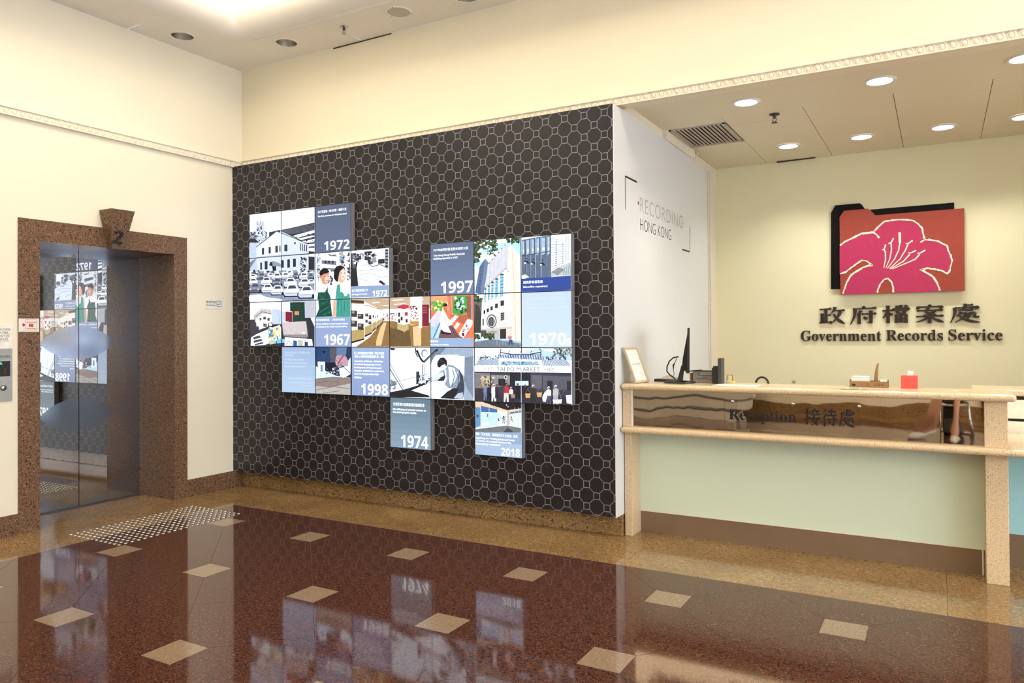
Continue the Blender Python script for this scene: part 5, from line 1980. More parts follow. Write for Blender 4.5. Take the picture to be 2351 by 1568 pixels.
for wd, xa, xb, yb_, ya in (('Government', 152, 876, 1384, 1290), ('Records', 918, 1432, 1381, 1284), ('Service', 1480, 1968, 1380, 1278)):
    a, b = on_y(*T8(xa, yb_), SB - 0.018), on_y(*T8(xb, yb_), SB - 0.018)
    c = on_y(*T8(xa, ya), SB - 0.018)
    m = MB()
    text_into(m, serif_bold(wd), (a.x, SB - 0.018, a.z), (b.x - a.x, 0, 0), (0, 0, c.z - a.z), res=4)
    extrude_flat(m, 0, 0, (0, 0.016, 0))
    m.build('word', M['letters'], en)

# ---- notices on the left wall
def wall_sheet(name, pa, pb, x0, x1, mat, parent):
    a, b = on_x(*pa, x1), on_x(*pb, x1)
    return MB().bbox((x0, a.y, b.z), (x1, b.y, a.z), 0.0015, 1).build(name, mat, parent)


def wall_text(parent, body, pa, pb, x, mat, **kw):
    """pa upper left px, pb lower right px"""
    a, b = on_x(*pa, x), on_x(*pb, x)
    m = MB()
    text_into(m, body, (x, a.y, b.z), (0, b.y - a.y, 0), (0, 0, a.z - b.z), **kw)
    return m.build('print', mat, parent)


ns = empty('no_smoking_sign', (0.0, -0.35, on_x(490, 710, 0).z), 'small white no smoking sign on the left wall beside the dark panel', 'sign')
wall_sheet('plate', (471, 688), (508.5, 710), 0.0, 0.004, M['white_plastic'], ns)
wall_text(ns, '嚴禁吸煙', (473.5, 690), (495.5, 696.5), 0.0046, M['blacktext'], res=2)
wall_text(ns, sans_bold('NO SMOKING'), (473, 699), (495.5, 702.5), 0.0046, M['blacktext'], res=2)
icon = MB()
a, b = on_x(497.5, 690.5, 0.0046), on_x(508, 704.5, 0.0046)
for (ya, za, yb2, zb) in ((a.y, a.z, b.y, a.z - 0.004), (a.y, b.z + 0.004, b.y, b.z), (a.y, a.z, a.y + 0.004, b.z), (b.y - 0.004, a.z, b.y, b.z)):
    icon.box((0.0042, ya, zb), (0.0048, yb2, za))
icon.box((0.0042, a.y + 0.010, b.z + 0.018), (0.0048, b.y - 0.022, b.z + 0.024))
icon.tube([(0.0045, b.y - 0.02, b.z + 0.022), (0.0045, b.y - 0.014, b.z + 0.032), (0.0045, b.y - 0.02, b.z + 0.044)], 0.0018, 5)
icon.build('pictogram', M['bluetext'], ns)

fs_ = empty('fire_notice', (0.0, -2.21, on_x(15, 800, 0).z), 'white notice about not using the lift in a fire, cut by the left edge', 'notice')
wall_sheet('sheet', (-22, 744), (30, 800), 0.0, 0.006, M['paper'], fs_)
for i, (s_, xa, xb) in enumerate((('WHEN THERE', -12, 23.5), ('IS A FIRE', -8, 19), ('DO NOT USE', -12, 22), ('THIS LIFT', -8, 19))):
    wall_text(fs_, s_, (xa, 754 + 7.3 * i), (xb, 758.8 + 7.3 * i), 0.0066, M['blacktext'], res=2)
wall_text(fs_, '如遇火警 切勿使用', (-12, 781), (20, 785), 0.0066, M['greytext'], res=2)
cp = empty('lift_call_panel', (0.0, -2.21, on_x(15, 920, 0).z), 'steel lift call panel with dark display and round button, cut by the left edge', 'call panel')
wall_sheet('plate', (-22, 801), (28.5, 920), 0.0, 0.008, M['steel'], cp)
wall_sheet('display', (-14, 830), (23.5, 863.5), 0.008, 0.0095, M['black'], cp)
wall_text(cp, '火警時切勿使用', (-14, 816), (23, 821.5), 0.0086, M['blacktext'], res=2)
ar = MB()
a = on_x(2, 834, 0.0098)
ar.prism([(0.0097, a.y - 0.012, a.z - 0.01), (0.0097, a.y + 0.012, a.z - 0.01), (0.0097, a.y, a.z + 0.012)], (0.0004, 0, 0))
ar.build('arrow', emitter('green_arrow_light', (0.1, 0.8, 0.6, 1), 0.8, 0.02), cp)
wall_text(cp, sans_bold('2'), (9, 846), (14.5, 857), 0.0099, emitter('red_digit_light', (0.5, 0.03, 0.06, 1), 0.25, 0.02), res=3)
c_ = on_x(7.8, 891, 0.008)
bt = MB().lathe((0.008, c_.y, c_.z), [(0.021, 0), (0.021, 0.004), (0.018, 0.005), (0.017, 0.002)], 24, 'x').build('button_ring', M['dark'], cp)
MB().lathe((0.008, c_.y, c_.z), [(0.017, 0), (0.016, 0.0055), (0.001, 0.006)], 20, 'x').build('button', M['steel'], cp)
rs_ = empty('red_arrow_sign', (0.013, -2.05, on_x(66, 762, 0.013).z), 'small white plate with red arrow and emblem on the granite door jamb', 'sign')
wall_sheet('plate', (43, 731), (90, 762), 0.0125, 0.016, M['white_plastic'], rs_)
xr_ = 0.0166
m = MB()
a = [on_x(*q, xr_) for q in ((50.3, 745.5), (54.5, 740.5), (54.5, 743.5), (57.4, 743.5), (57.4, 748), (54.5, 748), (54.5, 750.8))]
m.prism([(xr_ - 0.0004, p.y, p.z) for p in a], (0.0006, 0, 0))
for q in ((66.8, 743, 76.2, 747), (66.8, 748, 76.2, 751)):
    a, b = on_x(q[0], q[1], xr_), on_x(q[2], q[3], xr_)
    w_ = (b.y - a.y) / 5
    for i in range(3):
        m.box((xr_ - 0.0004, a.y + w_ * 2 * i - (0.002 if i else 0), b.z), (xr_, a.y + w_ * (2 * i + 1) + 0.002, a.z))
a, b = on_x(66.8, 746.6, xr_), on_x(76.2, 748.2, xr_)
m.box((xr_ - 0.0004, a.y, b.z), (xr_, b.y, a.z))
a, b = on_x(58.6, 733.5, xr_), on_x(84.5, 758.5, xr_)
for (ya, za, yb2, zb) in ((a.y, a.z, b.y, a.z - 0.0018), (a.y, b.z + 0.0018, b.y, b.z), (a.y, a.z, a.y + 0.0018, b.z), (b.y - 0.0018, a.z, b.y, b.z)):
    m.box((xr_ - 0.0004, ya, zb), (xr_, yb2, za))
m.build('print', M['redtext'], rs_)
dash = MB()
for row_, x0_, x1_ in ((739.5, 61, 82), (754.5, 62, 81)):
    q_ = x0_
    while q_ < x1_:
        a, b = on_x(q_, row_ - 1.0, xr_), on_x(q_ + 1.6, row_ + 1.0, xr_)
        dash.box((xr_ - 0.0004, a.y, b.z), (xr_, b.y, a.z))
        q_ += 2.3
dash.build('fine_print', M['redtext'], rs_)

# open joints where the ceiling has moved away from the wall
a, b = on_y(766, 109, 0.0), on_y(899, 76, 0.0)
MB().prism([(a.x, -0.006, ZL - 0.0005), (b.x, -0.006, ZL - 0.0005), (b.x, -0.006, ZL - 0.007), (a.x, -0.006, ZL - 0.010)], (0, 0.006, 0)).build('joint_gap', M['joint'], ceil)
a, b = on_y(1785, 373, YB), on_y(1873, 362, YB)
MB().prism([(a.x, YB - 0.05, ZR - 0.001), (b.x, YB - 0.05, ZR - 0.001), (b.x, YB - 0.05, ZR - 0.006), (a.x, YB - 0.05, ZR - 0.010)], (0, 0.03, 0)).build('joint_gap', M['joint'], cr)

# ================================================================== RECEPTION COUNTER
ZT = 1.130
rc = empty('reception_counter', (5.25, 0.2, 0), 'cream stone reception counter with bronze mirror band and pale green glass front', 'counter')
MB().bbox((4.060, -0.05, 1.086), (6.488, 0.40, ZT), 0.021, 4).build('worktop', M['quartz'], rc)
MB().bbox((4.060, -0.055, 0.770), (6.46, 0.12, 0.813), 0.020, 4).bbox((6.44, -0.055, 0.770), (8.4, 0.80, 0.813), 0.020, 4).build('lower_shelf', M['quartz'], rc)
MB().bbox((4.060, 0.03, 0.0), (4.118, 0.225, 0.772), 0.003).bbox((4.060, 0.0, 0.812), (4.128, 0.20, 1.088), 0.003).build('post', M['quartz'], rc)
MB().bbox((6.333, 0.035, 0.0), (6.448, 0.24, 0.772), 0.003).bbox((6.328, 0.0, 0.812), (6.446, 0.20, 1.088), 0.003).build('post', M['quartz'], rc)
MB().box((4.128, -0.003, 0.812), (4.134, 0.012, 1.087)).build('edge_strip', M['white_plastic'], rc)
MB().box((4.134, 0.014, 0.812), (6.328, 0.02, 1.087)).build('mirror_band', M['mirror'], rc, label='bronze mirror band')
MB().box((4.118, 0.208, 0.160), (6.333, 0.218, 0.771)).build('glass_front', M['green_glass'], rc, label='frosted pale green glass')
MB().box((4.118, 0.203, 0.154), (6.333, 0.214, 0.161)).build('glass_channel', M['mould'], rc)
MB().box((4.118, 0.209, 0.0), (6.326, 0.222, 0.154)).build('kick_plate', M['kick'], rc, label='brown metal kick plate')
MB().box((6.318, 0.203, 0.0), (6.326, 0.2095, 0.154)).build('kick_edge', M['mould'], rc)
MB().box((4.07, 0.224, 0.0), (6.44, 0.39, 1.084)).build('carcass', M['white_plastic'], rc)
MB().box((6.448, 0.50, 0.205), (8.4, 0.51, 0.771)).build('glass_front', M['blue_glass'], rc, label='frosted aqua glass')
MB().box((6.448, 0.502, 0.0), (8.4, 0.515, 0.205)).build('kick_plate', M['kick'], rc)
MB().box((6.448, 0.516, 0.0), (8.4, 0.79, 0.768)).build('carcass', M['white_plastic'], rc)

bc = empty('back_cabinet', (7.2, 1.0, 0), 'pale cabinet with dark shadow gaps behind the lower counter wing', 'cabinet')
MB().bbox((6.3, 0.83, 1.058), (8.4, 1.25, 1.102), 0.012, 3).build('worktop', M['quartz'], bc)
MB().box((6.3, 0.86, 0.0), (8.4, 1.25, 1.057)).build('carcass', M['black'], bc)
for z0, z1 in ((0.908, 1.034), (0.70, 0.888), (0.40, 0.69), (0.08, 0.39)):
    MB().box((6.31, 0.838, z0), (8.39, 0.858, z1)).build('drawer_front', M['mould'], bc)

# acrylic reception sign fixed before the mirror band
sa, sb_ = on_y(1663, 983, 0.0078), on_y(1975, 922, 0.0078)
sg = empty('reception_sign', ((sa.x + sb_.x) / 2, -0.012, sa.z), 'clear acrylic plate lettered Reception on the counter front', 'sign')
zt_ = 1.07
MB().box((sa.x, 0.0088, 0.838), (sb_.x, 0.0122, zt_)).build('plate', M['acrylic'], sg)
for px_ in (1674, 1812, 1963):
    p = on_y(px_, 0, 0.0078)
    z_ = zt_ - 0.045
    so_ = MB().lathe((p.x, 0.0086, z_), [(0.011, 0), (0.011, 0.004), (0.008, 0.006), (0.0005, 0.006)], 16, 'y', True, -1)
    so_ = so_.build('standoff', M['chrome'], sg)
    MB().cyl((p.x, 0.0123, z_), (p.x, 0.0138, z_), 0.006, n=10).build('standoff_pin', M['chrome'], so_)
yl = 0.0078
a, b, c = on_y(1673, 962, yl), on_y(1828, 968, yl), on_y(1673, 939, yl)
m = MB()
dz = (c.z - a.z)
text_into(m, serif_bold('Reception'), (a.x, yl, a.z - dz * 0.33), (b.x - a.x, 0, 0), (0, 0, dz * 1.34), res=4)
extrude_flat(m, 0, 0, (0, 0.0008, 0))
m.build('lettering', M['navy'], sg)
for ch, xa, xb in (('接', 1845, 1882), ('待', 1885, 1921), ('處', 1926, 1962)):
    a, b = on_y(xa, 977 + (xa - 1845) * 0.04, yl), on_y(xb, 939 + (xa - 1845) * 0.02, yl)
    brush_char(ch, 9.0, a.x, a.z, b.x - a.x, b.z - a.z, yl, 0.0008).build('character', M['navy'], sg)

# ---- things on the worktop
# framed certificate leaning on the white board
fc = empty('framed_certificate', (4.15, 0.09, ZT), 'small framed certificate leaning on the white board at the counter end', 'picture frame')
u0, u1 = Vector((4.165, -0.02, ZT)), Vector((4.185, 0.20, ZT))
upv = Vector((4.070, -0.02, ZT + 0.262)) - u0


def lean(u, v, t=0.0):
    n_ = (u1 - u0).cross(upv).normalized()
    return u0 + (u1 - u0) * u + upv * v + n_ * t


def lean_slab(ua, va, ub, vb, t0_, t1_):
    return MB().prism([lean(ua, va, t0_), lean(ub, va, t0_), lean(ub, vb, t0_), lean(ua, vb, t0_)], lean(0, 0, t1_) - lean(0, 0, t0_))


for q in ((0, 0, 1, .06), (0, .94, 1, 1), (0, .06, .07, .94), (.93, .06, 1, .94)):
    lean_slab(*q, 0, 0.012).build('frame', M['gilt'], fc)
lean_slab(.07, .06, .93, .94, 0.001, 0.006).build('certificate', M['paper'], fc)
fcc = [o_ for o_ in fc.children if o_.name.startswith('certificate')][0]
ln = MB()
for v_, ua, ub, mm in ((.80, .2, .85, .012), (.71, .42, .62, .01), (.50, .25, .82, .045), (.26, .5, .85, .012), (.2, .6, .8, .01)):
    uu = ua
    while uu < ub:
        s_ = lean_slab(uu, v_, min(uu + .05, ub), v_ + mm, 0.0061, 0.0065)
        ln.add(s_.v, s_.f)
        uu += .075
ln.build('print', M['grille'], fcc)

# monitor seen edge-on
MX, MY = 4.435, 0.19
mo = empty('monitor', (MX, MY, ZT), 'black computer monitor seen from its edge on the counter', 'monitor')
dv = Vector((-0.29, 0.957, 0)).normalized()
nv = Vector((dv.y, -dv.x, 0))
cst = MB().lathe((MX, MY, ZT), [(0.001, 0.0), (0.112, 0.0), (0.115, 0.006), (0.108, 0.014), (0.03, 0.02), (0.001, 0.02)], 36)
for v_ in cst.v:
    d_ = v_ - Vector((MX, MY, v_.z))
    v_ -= dv * (d_.dot(dv) * 0.25)
cst.build('base', M['black'], mo)
B0 = Vector((MX, MY, ZT))
NK = MB()
NK.prism([B0 + nv * -0.02 + dv * -0.03 + Vector((0, 0, 0.018)), B0 + nv * 0.022 + dv * -0.03 + Vector((0, 0, 0.018)), B0 + nv * 0.035 + dv * -0.03 + Vector((0, 0, 0.13)), B0 + nv * 0.012 + dv * -0.03 + Vector((0, 0, 0.13))], dv * 0.06)
NK.build('neck', M['black'], mo)
PN = MB()
zz0, zz1 = ZT + 0.082, ZT + 0.405
PN.prism([B0 + nv * 0.045 + dv * -0.205 + Vector((0, 0, zz0 - ZT)), B0 + nv * 0.068 + dv * -0.205 + Vector((0, 0, zz0 - ZT)), B0 + nv * 0.072 + dv * -0.205 + Vector((0, 0, zz1 - ZT)), B0 + nv * 0.058 + dv * -0.205 + Vector((0, 0, zz1 - ZT))], dv * 0.41)
mpn = PN.build('panel', M['black'], mo)
BK = MB()
BK.prism([B0 + nv * 0.015 + dv * -0.13 + Vector((0, 0, 0.11)), B0 + nv * 0.05 + dv * -0.13 + Vector((0, 0, 0.085)), B0 + nv * 0.058 + dv * -0.13 + Vector((0, 0, 0.37)), B0 + nv * 0.022 + dv * -0.13 + Vector((0, 0, 0.18))], dv * 0.26)
BK.build('back_shell', M['black'], mpn)
cb = []
for px_, py_ in ((1558, 819), (1546, 821), (1537, 829), (1531.5, 842), (1531, 852), (1537, 860), (1547, 867), (1551, 872)):
    p = on_y(px_, py_, MY - 0.02)
    cb.append(p)
MB().tube(cb, 0.005, 8).build('cable', M['black'], mo)
cb = []
for px_, py_ in ((1554, 822), (1550, 832), (1546, 838), (1546, 850), (1548, 858), (1545, 866)):
    cb.append(on_y(px_, py_, MY + 0.0))
MB().tube(cb, [0.0022, 0.0022, 0.007, 0.0022, 0.0022, 0.0022], 8).build('cable', M['black'], mo)
MB().prism([B0 + nv * 0.06 + dv * 0.0 + Vector((0, 0, 0.082)), B0 + nv * 0.16 + dv * 0.0 + Vector((0, 0, 0.094)), B0 + nv * 0.16 + dv * 0.0 + Vector((0, 0, 0.1)), B0 + nv * 0.06 + dv * 0.0 + Vector((0, 0, 0.09))], dv * 0.02).build('control_arm', M['black'], mo)

# black folder with booklet left of the monitor
pf = on_y(1487, 876, 0.30)
MB().prism([(4.205, 0.285, ZT), (4.40, 0.285, ZT), (4.38, 0.385, ZT), (4.19, 0.385, ZT)], (0.0, 0, 0.018)).build('black_folder', M['black'], label='flat black folder on the counter left of the monitor', cat='folder')
bk = empty('booklet', (4.31, 0.30, ZT + 0.018), 'white open booklet lying on the black folder', 'booklet')
MB().prism([(4.27, 0.295, ZT + 0.0185), (4.39, 0.295, ZT + 0.0185), (4.38, 0.295, ZT + 0.026), (4.32, 0.295, ZT + 0.048), (4.265, 0.295, ZT + 0.03)], (-0.01, 0.085, 0)).build('pages', M['paper'], bk)
MB().prism([(4.265, 0.293, ZT + 0.031), (4.32, 0.293, ZT + 0.049), (4.38, 0.293, ZT + 0.0275), (4.38, 0.293, ZT + 0.0285), (4.32, 0.293, ZT + 0.051), (4.264, 0.293, ZT + 0.033)], (-0.01, 0.088, 0)).build('cover', M['white_plastic'], bk)

# grey document box behind the monitor
gb = empty('document_box', (4.58, 0.34, ZT), 'grey document box with clip handle between monitor and black terminal', 'box')
gbb = MB().bbox((4.500, 0.30, ZT), (4.655, 0.385, ZT + 0.083), 0.003)
gbb = gbb.build('body', plain('grey_box_board', (0.36, 0.33, 0.33), 0.6), gb)
MB().bbox((4.497, 0.297, ZT + 0.083), (4.658, 0.388, ZT + 0.089), 0.002).build('lid', M['dark'], gb)
hd = [(4.545, 0.2985, ZT + 0.072), (4.545, 0.2985, ZT + 0.058), (4.552, 0.2985, ZT + 0.052), (4.64, 0.2985, ZT + 0.052), (4.648, 0.2985, ZT + 0.058), (4.648, 0.2985, ZT + 0.072)]
MB().tube(hd, 0.002, 6).build('clip', M['black'], gbb)
MB().box((4.53, 0.2985, ZT + 0.026), (4.65, 0.2999, ZT + 0.03)).box((4.57, 0.2985, ZT + 0.038), (4.61, 0.2999, ZT + 0.042)).build('slot', M['dark'], gbb)
MB().bbox((4.474, 0.31, ZT), (4.496, 0.37, ZT + 0.07), 0.003).build('ink_bottle', M['card'], label='small brown bottle squeezed beside the grey document box', cat='bottle')

# black terminal seen from the side
tm = empty('card_terminal', (4.70, 0.25, ZT), 'black desk terminal with thin upright panel right of the monitor', 'terminal')
MB().bbox((4.668, 0.20, ZT), (4.712, 0.285, ZT + 0.118), 0.006, 2).build('body', M['black'], tm)
MB().bbox((4.674, 0.21, ZT + 0.118), (4.704, 0.27, ZT + 0.128), 0.004, 2).build('cap', M['dark'], tm)
MB().bbox((4.7125, 0.195, ZT), (4.737, 0.29, ZT + 0.185), 0.002).build('upright_panel', M['dark'], tm)
# note holder
nh = empty('note_holder', (4.77, 0.33, ZT), 'dark wire note holder with yellow and blue sticky notes beside the black terminal', 'note holder')
f_ = MB()
f_.tube([(4.742, 0.345, ZT + 0.003), (4.742, 0.345, ZT + 0.058), (4.782, 0.345, ZT + 0.058), (4.782, 0.345, ZT + 0.003)], 0.0025, 6)
f_.build('wire', M['dark'], nh)
MB().bbox((4.745, 0.32, ZT), (4.795, 0.36, ZT + 0.016), 0.002).build('note_block', M['yellownote'], nh)
MB().box((4.758, 0.338, ZT + 0.016), (4.776, 0.343, ZT + 0.05)).build('upright_note', M['yellownote'], nh)
MB().bbox((4.741, 0.30, ZT), (4.768, 0.318, ZT + 0.014), 0.002).build('blue_note', M['bluenote'], nh)
# paper and card lying flat
MB().box((4.72, 0.02, ZT + 0.0002), (5.02, 0.19, ZT + 0.0012)).build('paper_sheet', M['paper'], label='white paper sheet lying flat on the counter top', cat='paper')
gc = empty('green_card', (5.63, 0.02, ZT), 'small green card with white tags lying on the counter top', 'card')
MB().box((5.545, 0.0, ZT + 0.0002), (5.705, 0.05, ZT + 0.003)).build('card', M['greencard'], gc)
for xx in (5.585, 5.66):
    MB().lathe((xx, 0.025, ZT + 0.003), [(0.008, 0), (0.007, 0.003), (0.0005, 0.003)], 12).build('tag', M['white_plastic'], gc)
# black arch
MB().tube([(4.985 + 0.046 * math.cos(R(a_)), 0.375, ZT - 0.012 + 0.058 * math.sin(R(a_))) for a_ in range(8, 173, 11)], 0.0075, 10).build('headset_band', M['black'],
        label='black curved headset band standing on the counter top edge', cat='headset')
# wall boss
p = on_y(1823, 875, YB)
MB().lathe((p.x, YB, p.z), [(0.018, 0.0), (0.017, 0.012), (0.010, 0.018), (0.0005, 0.018)], 18, 'y', True, -1).build('wall_stop', M['grille'], label='small round brown stop on the wall behind the counter', cat='door stop')

# cardboard tray with its contents
tx0, tx1, ty0, ty1 = 5.575, 5.806, 0.26, 0.375
ct = empty('cardboard_tray', ((tx0 + tx1) / 2, 0.31, ZT), 'open brown cardboard tray on the counter top', 'tray')
th = 0.004
MB().box((tx0, ty0, ZT), (tx1, ty1, ZT + 0.004)).build('bottom', M['card'], ct)
for a, b in (((tx0, ty0), (tx1, ty0 + th)), ((tx0, ty1 - th), (tx1, ty1)), ((tx0, ty0 + th), (tx0 + th, ty1 - th)), ((tx1 - th, ty0 + th), (tx1, ty1 - th))):
    MB().box((a[0], a[1], ZT + 0.004), (b[0], b[1], ZT + (0.04 if b[0] - a[0] > 0.05 else 0.047))).build('side', M['card'], ct)
mk = MB()
for xx in (5.685, 5.733, 5.752, 5.772):
    mk.lathe((xx, ty0 - 0.0001, ZT + 0.019), [(0.007, 0), (0.007, 0.0004), (0.005, 0.0004), (0.005, 0)], 12, 'y', True, -1)
mk.box((5.59, ty0 - 0.0004, ZT + 0.008), (5.612, ty0, ZT + 0.022))
mk.build('stamp_print', M['blacktext'], ct)
sk_ = empty('envelope_stack', (5.63, 0.32, ZT + 0.004), 'stack of white envelopes standing in the cardboard tray', 'envelopes')
MB().bbox((5.585, 0.275, ZT + 0.0042), (5.695, 0.36, ZT + 0.062), 0.002).build('envelopes', M['paper'], sk_)
MB().box((5.59, 0.278, ZT + 0.0622), (5.699, 0.358, ZT + 0.067)).build('top_envelope', M['bluenote'], sk_)
MB().bbox((5.59, 0.28, ZT + 0.067), (5.69, 0.355, ZT + 0.071), 0.001).build('cover_sheet', M['paper'], sk_)
stk = MB()
pth = [(5.732, 0.33, ZT + 0.006), (5.731, 0.332, ZT + 0.05), (5.735, 0.334, ZT + 0.10), (5.741, 0.336, ZT + 0.145), (5.748, 0.337, ZT + 0.158)]
stk.tube(pth, [0.0105, 0.0115, 0.0105, 0.006, 0.005], 10)
stk.build('wooden_handle', M['wood'], label='brown wooden stick handle standing up in the cardboard tray', cat='stick')
for i, xx in enumerate((5.768, 5.788)):
    MB().lathe((xx, 0.30, ZT + 0.0042), [(0.001, 0), (0.0092, 0.0), (0.0092, 0.046), (0.003, 0.047), (0.003, 0.03)], 14).build('paper_roll', M['paper'],
            label=('small white paper roll in the tray beside the wooden stick', 'small white paper roll at the right end of the tray')[i], cat='paper roll', group='paper rolls in the cardboard tray')
# tissue box
tb_ = empty('tissue_box', (5.93, 0.30, ZT), 'coral red tissue box on the counter top', 'tissue box')
MB().bbox((5.882, 0.26, ZT), (5.978, 0.355, ZT + 0.083), 0.003).build('box', M['red_box'], tb_)
ti = MB()
ti.add([(5.915, 0.30, ZT + 0.08), (5.95, 0.305, ZT + 0.08), (5.955, 0.31, ZT + 0.108), (5.944, 0.302, ZT + 0.118), (5.934, 0.307, ZT + 0.112), (5.922, 0.30, ZT + 0.115), (5.915, 0.315, ZT + 0.082), (5.95, 0.32, ZT + 0.081), (5.95, 0.318, ZT + 0.106), (5.925, 0.312, ZT + 0.11)],
       [(0, 1, 2, 3, 4, 5), (6, 7, 8, 9), (0, 6, 9, 5), (1, 7, 8, 2)])
ti.build('tissue', M['paper'], tb_)
MB().bbox((6.17, 0.10, ZT), (6.20, 0.115, ZT + 0.006), 0.002).build('eraser', M['white_plastic'], label='tiny white eraser at the right end of the counter top', cat='eraser')

# ================================================================== THE ROOM BEHIND THE CAMERA (seen in the mirror band)
sc_ = empty('staircase', (2.0, -8.4, 0), 'pale marble steps rising along the entrance wall', 'staircase', kind='structure')
for i in range(6):
    MB().bbox((1.0, -7.75 - 0.30 * (i + 1), 0.165 * i), (3.1, -7.75 - 0.30 * i, 0.165 * (i + 1) - 0.014), 0.004).build('step', M['marble'], sc_)
    MB().box((1.0, -7.77 - 0.30 * (i + 1), 0.165 * (i + 1) - 0.014), (3.1, -7.745 - 0.30 * i, 0.165 * (i + 1))).build('tread', M['grille'] if False else M['dark'], sc_)
d2 = empty('door_2', (7.2, YF + 0.03, 0), 'mahogany door on the entrance wall', kind='structure')
MB().bbox((6.75, YF + 0.001, 0), (7.75, YF + 0.05, 2.15), 0.004).build('leaf', M['mahogany'], d2)
MB().cyl((7.65, YF + 0.05, 1.02), (7.65, YF + 0.11, 1.02), 0.014, n=10).build('handle', M['steel'], d2)

# chrome cantilever chair
CHX, CHY = 6.22, -7.25
chr_ = empty('cantilever_chair', (CHX, CHY, 0), 'chrome cantilever chair with black seat reflected in the mirror band', 'chair')
fr = MB()
for sg_ in (-1, 1):
    x_ = CHX + sg_ * 0.22
    fr.tube([(x_, CHY - 0.25, 0.85), (x_, CHY - 0.22, 0.47), (x_, CHY - 0.18, 0.44), (x_, CHY + 0.2, 0.45), (x_, CHY + 0.25, 0.42), (x_, CHY + 0.25, 0.04), (x_, CHY + 0.21, 0.012), (x_, CHY - 0.22, 0.012)], 0.012, 8)
fr.tube([(CHX - 0.22, CHY - 0.22, 0.012), (CHX + 0.22, CHY - 0.22, 0.012)], 0.012, 8)
fr.build('frame', M['chrome'], chr_)
MB().bbox((CHX - 0.21, CHY - 0.2, 0.455), (CHX + 0.21, CHY + 0.23, 0.495), 0.015, 3).build('seat', M['black'], chr_)
MB().bbox((CHX - 0.21, CHY - 0.275, 0.60), (CHX + 0.21, CHY - 0.245, 0.90), 0.012, 3).build('backrest', M['black'], chr_)

bp = empty('backpack', (CHX, CHY - 0.01, 0), 'black backpack on the floor under the cantilever chair', 'backpack')
MB().bbox((CHX - 0.15, CHY - 0.15, 0.0), (CHX + 0.15, CHY + 0.10, 0.40), 0.05, 3).build('bag', M['black'], bp)
MB().bbox((CHX - 0.11, CHY + 0.10, 0.03), (CHX + 0.11, CHY + 0.135, 0.22), 0.015, 2).build('pocket', M['dark'], bp)
MB().tube([(CHX - 0.04, CHY - 0.03, 0.395), (CHX - 0.03, CHY - 0.03, 0.43), (CHX + 0.03, CHY - 0.03, 0.43), (CHX + 0.04, CHY - 0.03, 0.395)], 0.008, 6).build('loop', M['dark'], bp)

# person seated on it, one continuous skinned body
pr = empty('person', (CHX, CHY + 0.2, 0), 'seated person in dark shorts and white shoes, reflected in the mirror band', 'person')


def skin_body(name, joints, edges, mat, parent, sub=2):
    me = bpy.data.meshes.new(name)
    off = WL[parent.name]
    me.from_pydata([Vector(j[:3]) - off for j in joints], edges, [])
    o = link(name, me, parent)
    md = o.modifiers.new('skin', 'SKIN')
    sv = me.skin_vertices[0].data if me.skin_vertices else None
    if sv is None:
        me.skin_vertices.new() if hasattr(me.skin_vertices, 'new') else None
        sv = me.skin_vertices[0].data
    for i, j in enumerate(joints):
        rx = j[3]
        ry = j[4] if len(j) > 4 else rx
        sv[i].radius = (rx, ry)
    sv[0].use_root = True
    md.use_smooth_shade = True
    s = o.modifiers.new('sub', 'SUBSURF')
    s.levels = s.render_levels = sub
    me.materials.append(mat)
    WL[o.name] = off
    return o


X, Y = CHX, CHY
J = [(X, Y - 0.08, 0.57, .13, .12), (X, Y - 0.12, 0.75, .125, .10), (X, Y - 0.12, 0.92, .145, .10), (X, Y - 0.10, 1.02, .11, .085), (X, Y - 0.09, 1.09, .05, .05), (X, Y - 0.075, 1.16, .07, .08), (X, Y - 0.07, 1.25, .075, .09), (X, Y - 0.075, 1.315, .05, .06),
     (X - .10, Y - .02, .56, .085, .08), (X - .20, Y + .32, .54, .062, .062), (X - .30, Y + .40, .28, .052), (X - .33, Y + .34, .10, .036), (X - .33, Y + .34, .06, .036),
     (X + .10, Y - .02, .56, .085, .08), (X + .10, Y + .36, .54, .062, .062), (X + .08, Y + .62, .30, .052), (X + .06, Y + .76, .10, .036), (X + .06, Y + .77, .06, .036),
     (X - .18, Y - .11, 1.0, .055), (X - .24, Y - .06, .76, .044), (X - .17, Y + .14, .62, .034), (X - .15, Y + .2, .61, .03, .02),
     (X + .18, Y - .11, 1.0, .055), (X + .24, Y - .06, .76, .044), (X + .15, Y + .14, .62, .034), (X + .13, Y + .2, .61, .03, .02)]
E_ = [(0, 1), (1, 2), (2, 3), (3, 4), (4, 5), (5, 6), (6, 7), (0, 8), (8, 9), (9, 10), (10, 11), (11, 12), (0, 13), (13, 14), (14, 15), (15, 16), (16, 17), (3, 18), (18, 19), (19, 20), (20, 21), (3, 22), (22, 23), (23, 24), (24, 25)]
skin_body('body', J, E_, M['skin'], pr)
skin_body('shirt', [(X, Y - 0.085, 0.60, .15, .14), (X, Y - 0.12, 0.76, .145, .12), (X, Y - 0.12, 0.92, .165, .12), (X, Y - 0.105, 1.01, .125, .10), (X - .18, Y - .11, 1.0, .07), (X - .225, Y - .075, .85, .062), (X + .18, Y - .11, 1.0, .07), (X + .225, Y - .075, .85, .062)],
          [(0, 1), (1, 2), (2, 3), (3, 4), (4, 5), (3, 6), (6, 7)], M['cloth_grey'], pr)
skin_body('shorts', [(X, Y - 0.08, 0.575, .15, .135), (X - .105, Y - .01, .57, .105, .095), (X - .195, Y + .29, .55, .085, .08), (X + .105, Y - .01, .57, .105, .095), (X + .10, Y + .33, .55, .085, .08)], [(0, 1), (1, 2), (0, 3), (3, 4)], M['cloth_dark'], pr)
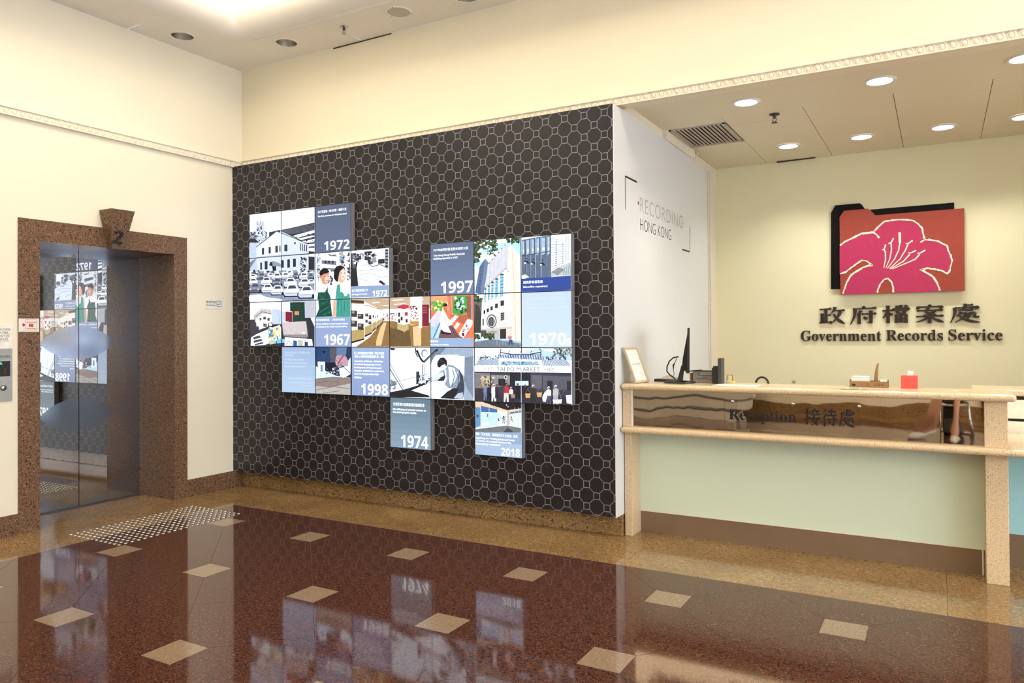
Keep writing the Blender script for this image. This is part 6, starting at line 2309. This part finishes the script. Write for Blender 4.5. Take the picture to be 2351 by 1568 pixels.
skin_body('hair', [(X, Y - 0.10, 1.22, .075, .08), (X, Y - 0.09, 1.29, .078, .085), (X, Y - 0.085, 1.335, .055, .065)], [(0, 1), (1, 2)], M['hair'], pr, 1)
for nm, (ax, ay, tx, ty) in (('shoe', (X - .33, Y + .33, X - .42, Y + .50)), ('shoe', (X + .06, Y + .76, X + .03, Y + .95))):
    skin_body(nm, [(ax, ay, .065, .042, .05), (ax + (tx - ax) * .25, ay + (ty - ay) * .25, .05, .045, .048), (ax + (tx - ax) * .7, ay + (ty - ay) * .7, .035, .045, .034), (tx, ty, .028, .035, .026), (ax - (tx - ax) * .25, ay - (ty - ay) * .25, .045, .036, .042)],
              [(0, 1), (1, 2), (2, 3), (0, 4)], M['shoe'], pr, 1)
for sx_ in (-1, 1):
    MB().lathe((X + sx_ * 0.028, Y - 0.07 + 0.078, 1.235), [(0.009, 0), (0.006, 0.006), (0.0005, 0.008)], 10, 'y').build('eye', M['blacktext'], pr)
    base = Vector((X - .15 if sx_ < 0 else X + .13, Y + .22, .61))
    for k_ in range(5):
        if k_ < 4:
            d_ = Vector(((k_ - 1.5) * 0.016, 0, 0))
            L_ = (0.06, 0.072, 0.068, 0.052)[k_]
            skin_body('finger', [(*(base + d_ + Vector((0, -0.01, 0))), .009), (*(base + d_ * 1.15 + Vector((0, L_ * .5, -0.004))), .0085), (*(base + d_ * 1.15 + Vector((0, L_ * .9, -0.022))), .0075)], [(0, 1), (1, 2)], M['skin'], pr, 1)
        else:
            skin_body('finger', [(*(base + Vector((-sx_ * 0.02, -0.04, 0))), .010), (*(base + Vector((-sx_ * 0.042, -0.005, -0.004))), .009), (*(base + Vector((-sx_ * 0.045, 0.025, -0.014))), .008)], [(0, 1), (1, 2)], M['skin'], pr, 1)
# nose and mouth
MB().lathe((X, Y + 0.012, 1.205), [(0.014, 0), (0.011, 0.012), (0.002, 0.018)], 10, 'y').build('nose', M['skin'], pr)
MB().bbox((X - 0.02, Y + 0.0, 1.163), (X + 0.02, Y + 0.013, 1.172), 0.003).build('mouth', plain('lips', (0.35, 0.12, 0.10), 0.5), pr)
bpy.data.scenes.remove(_TS)
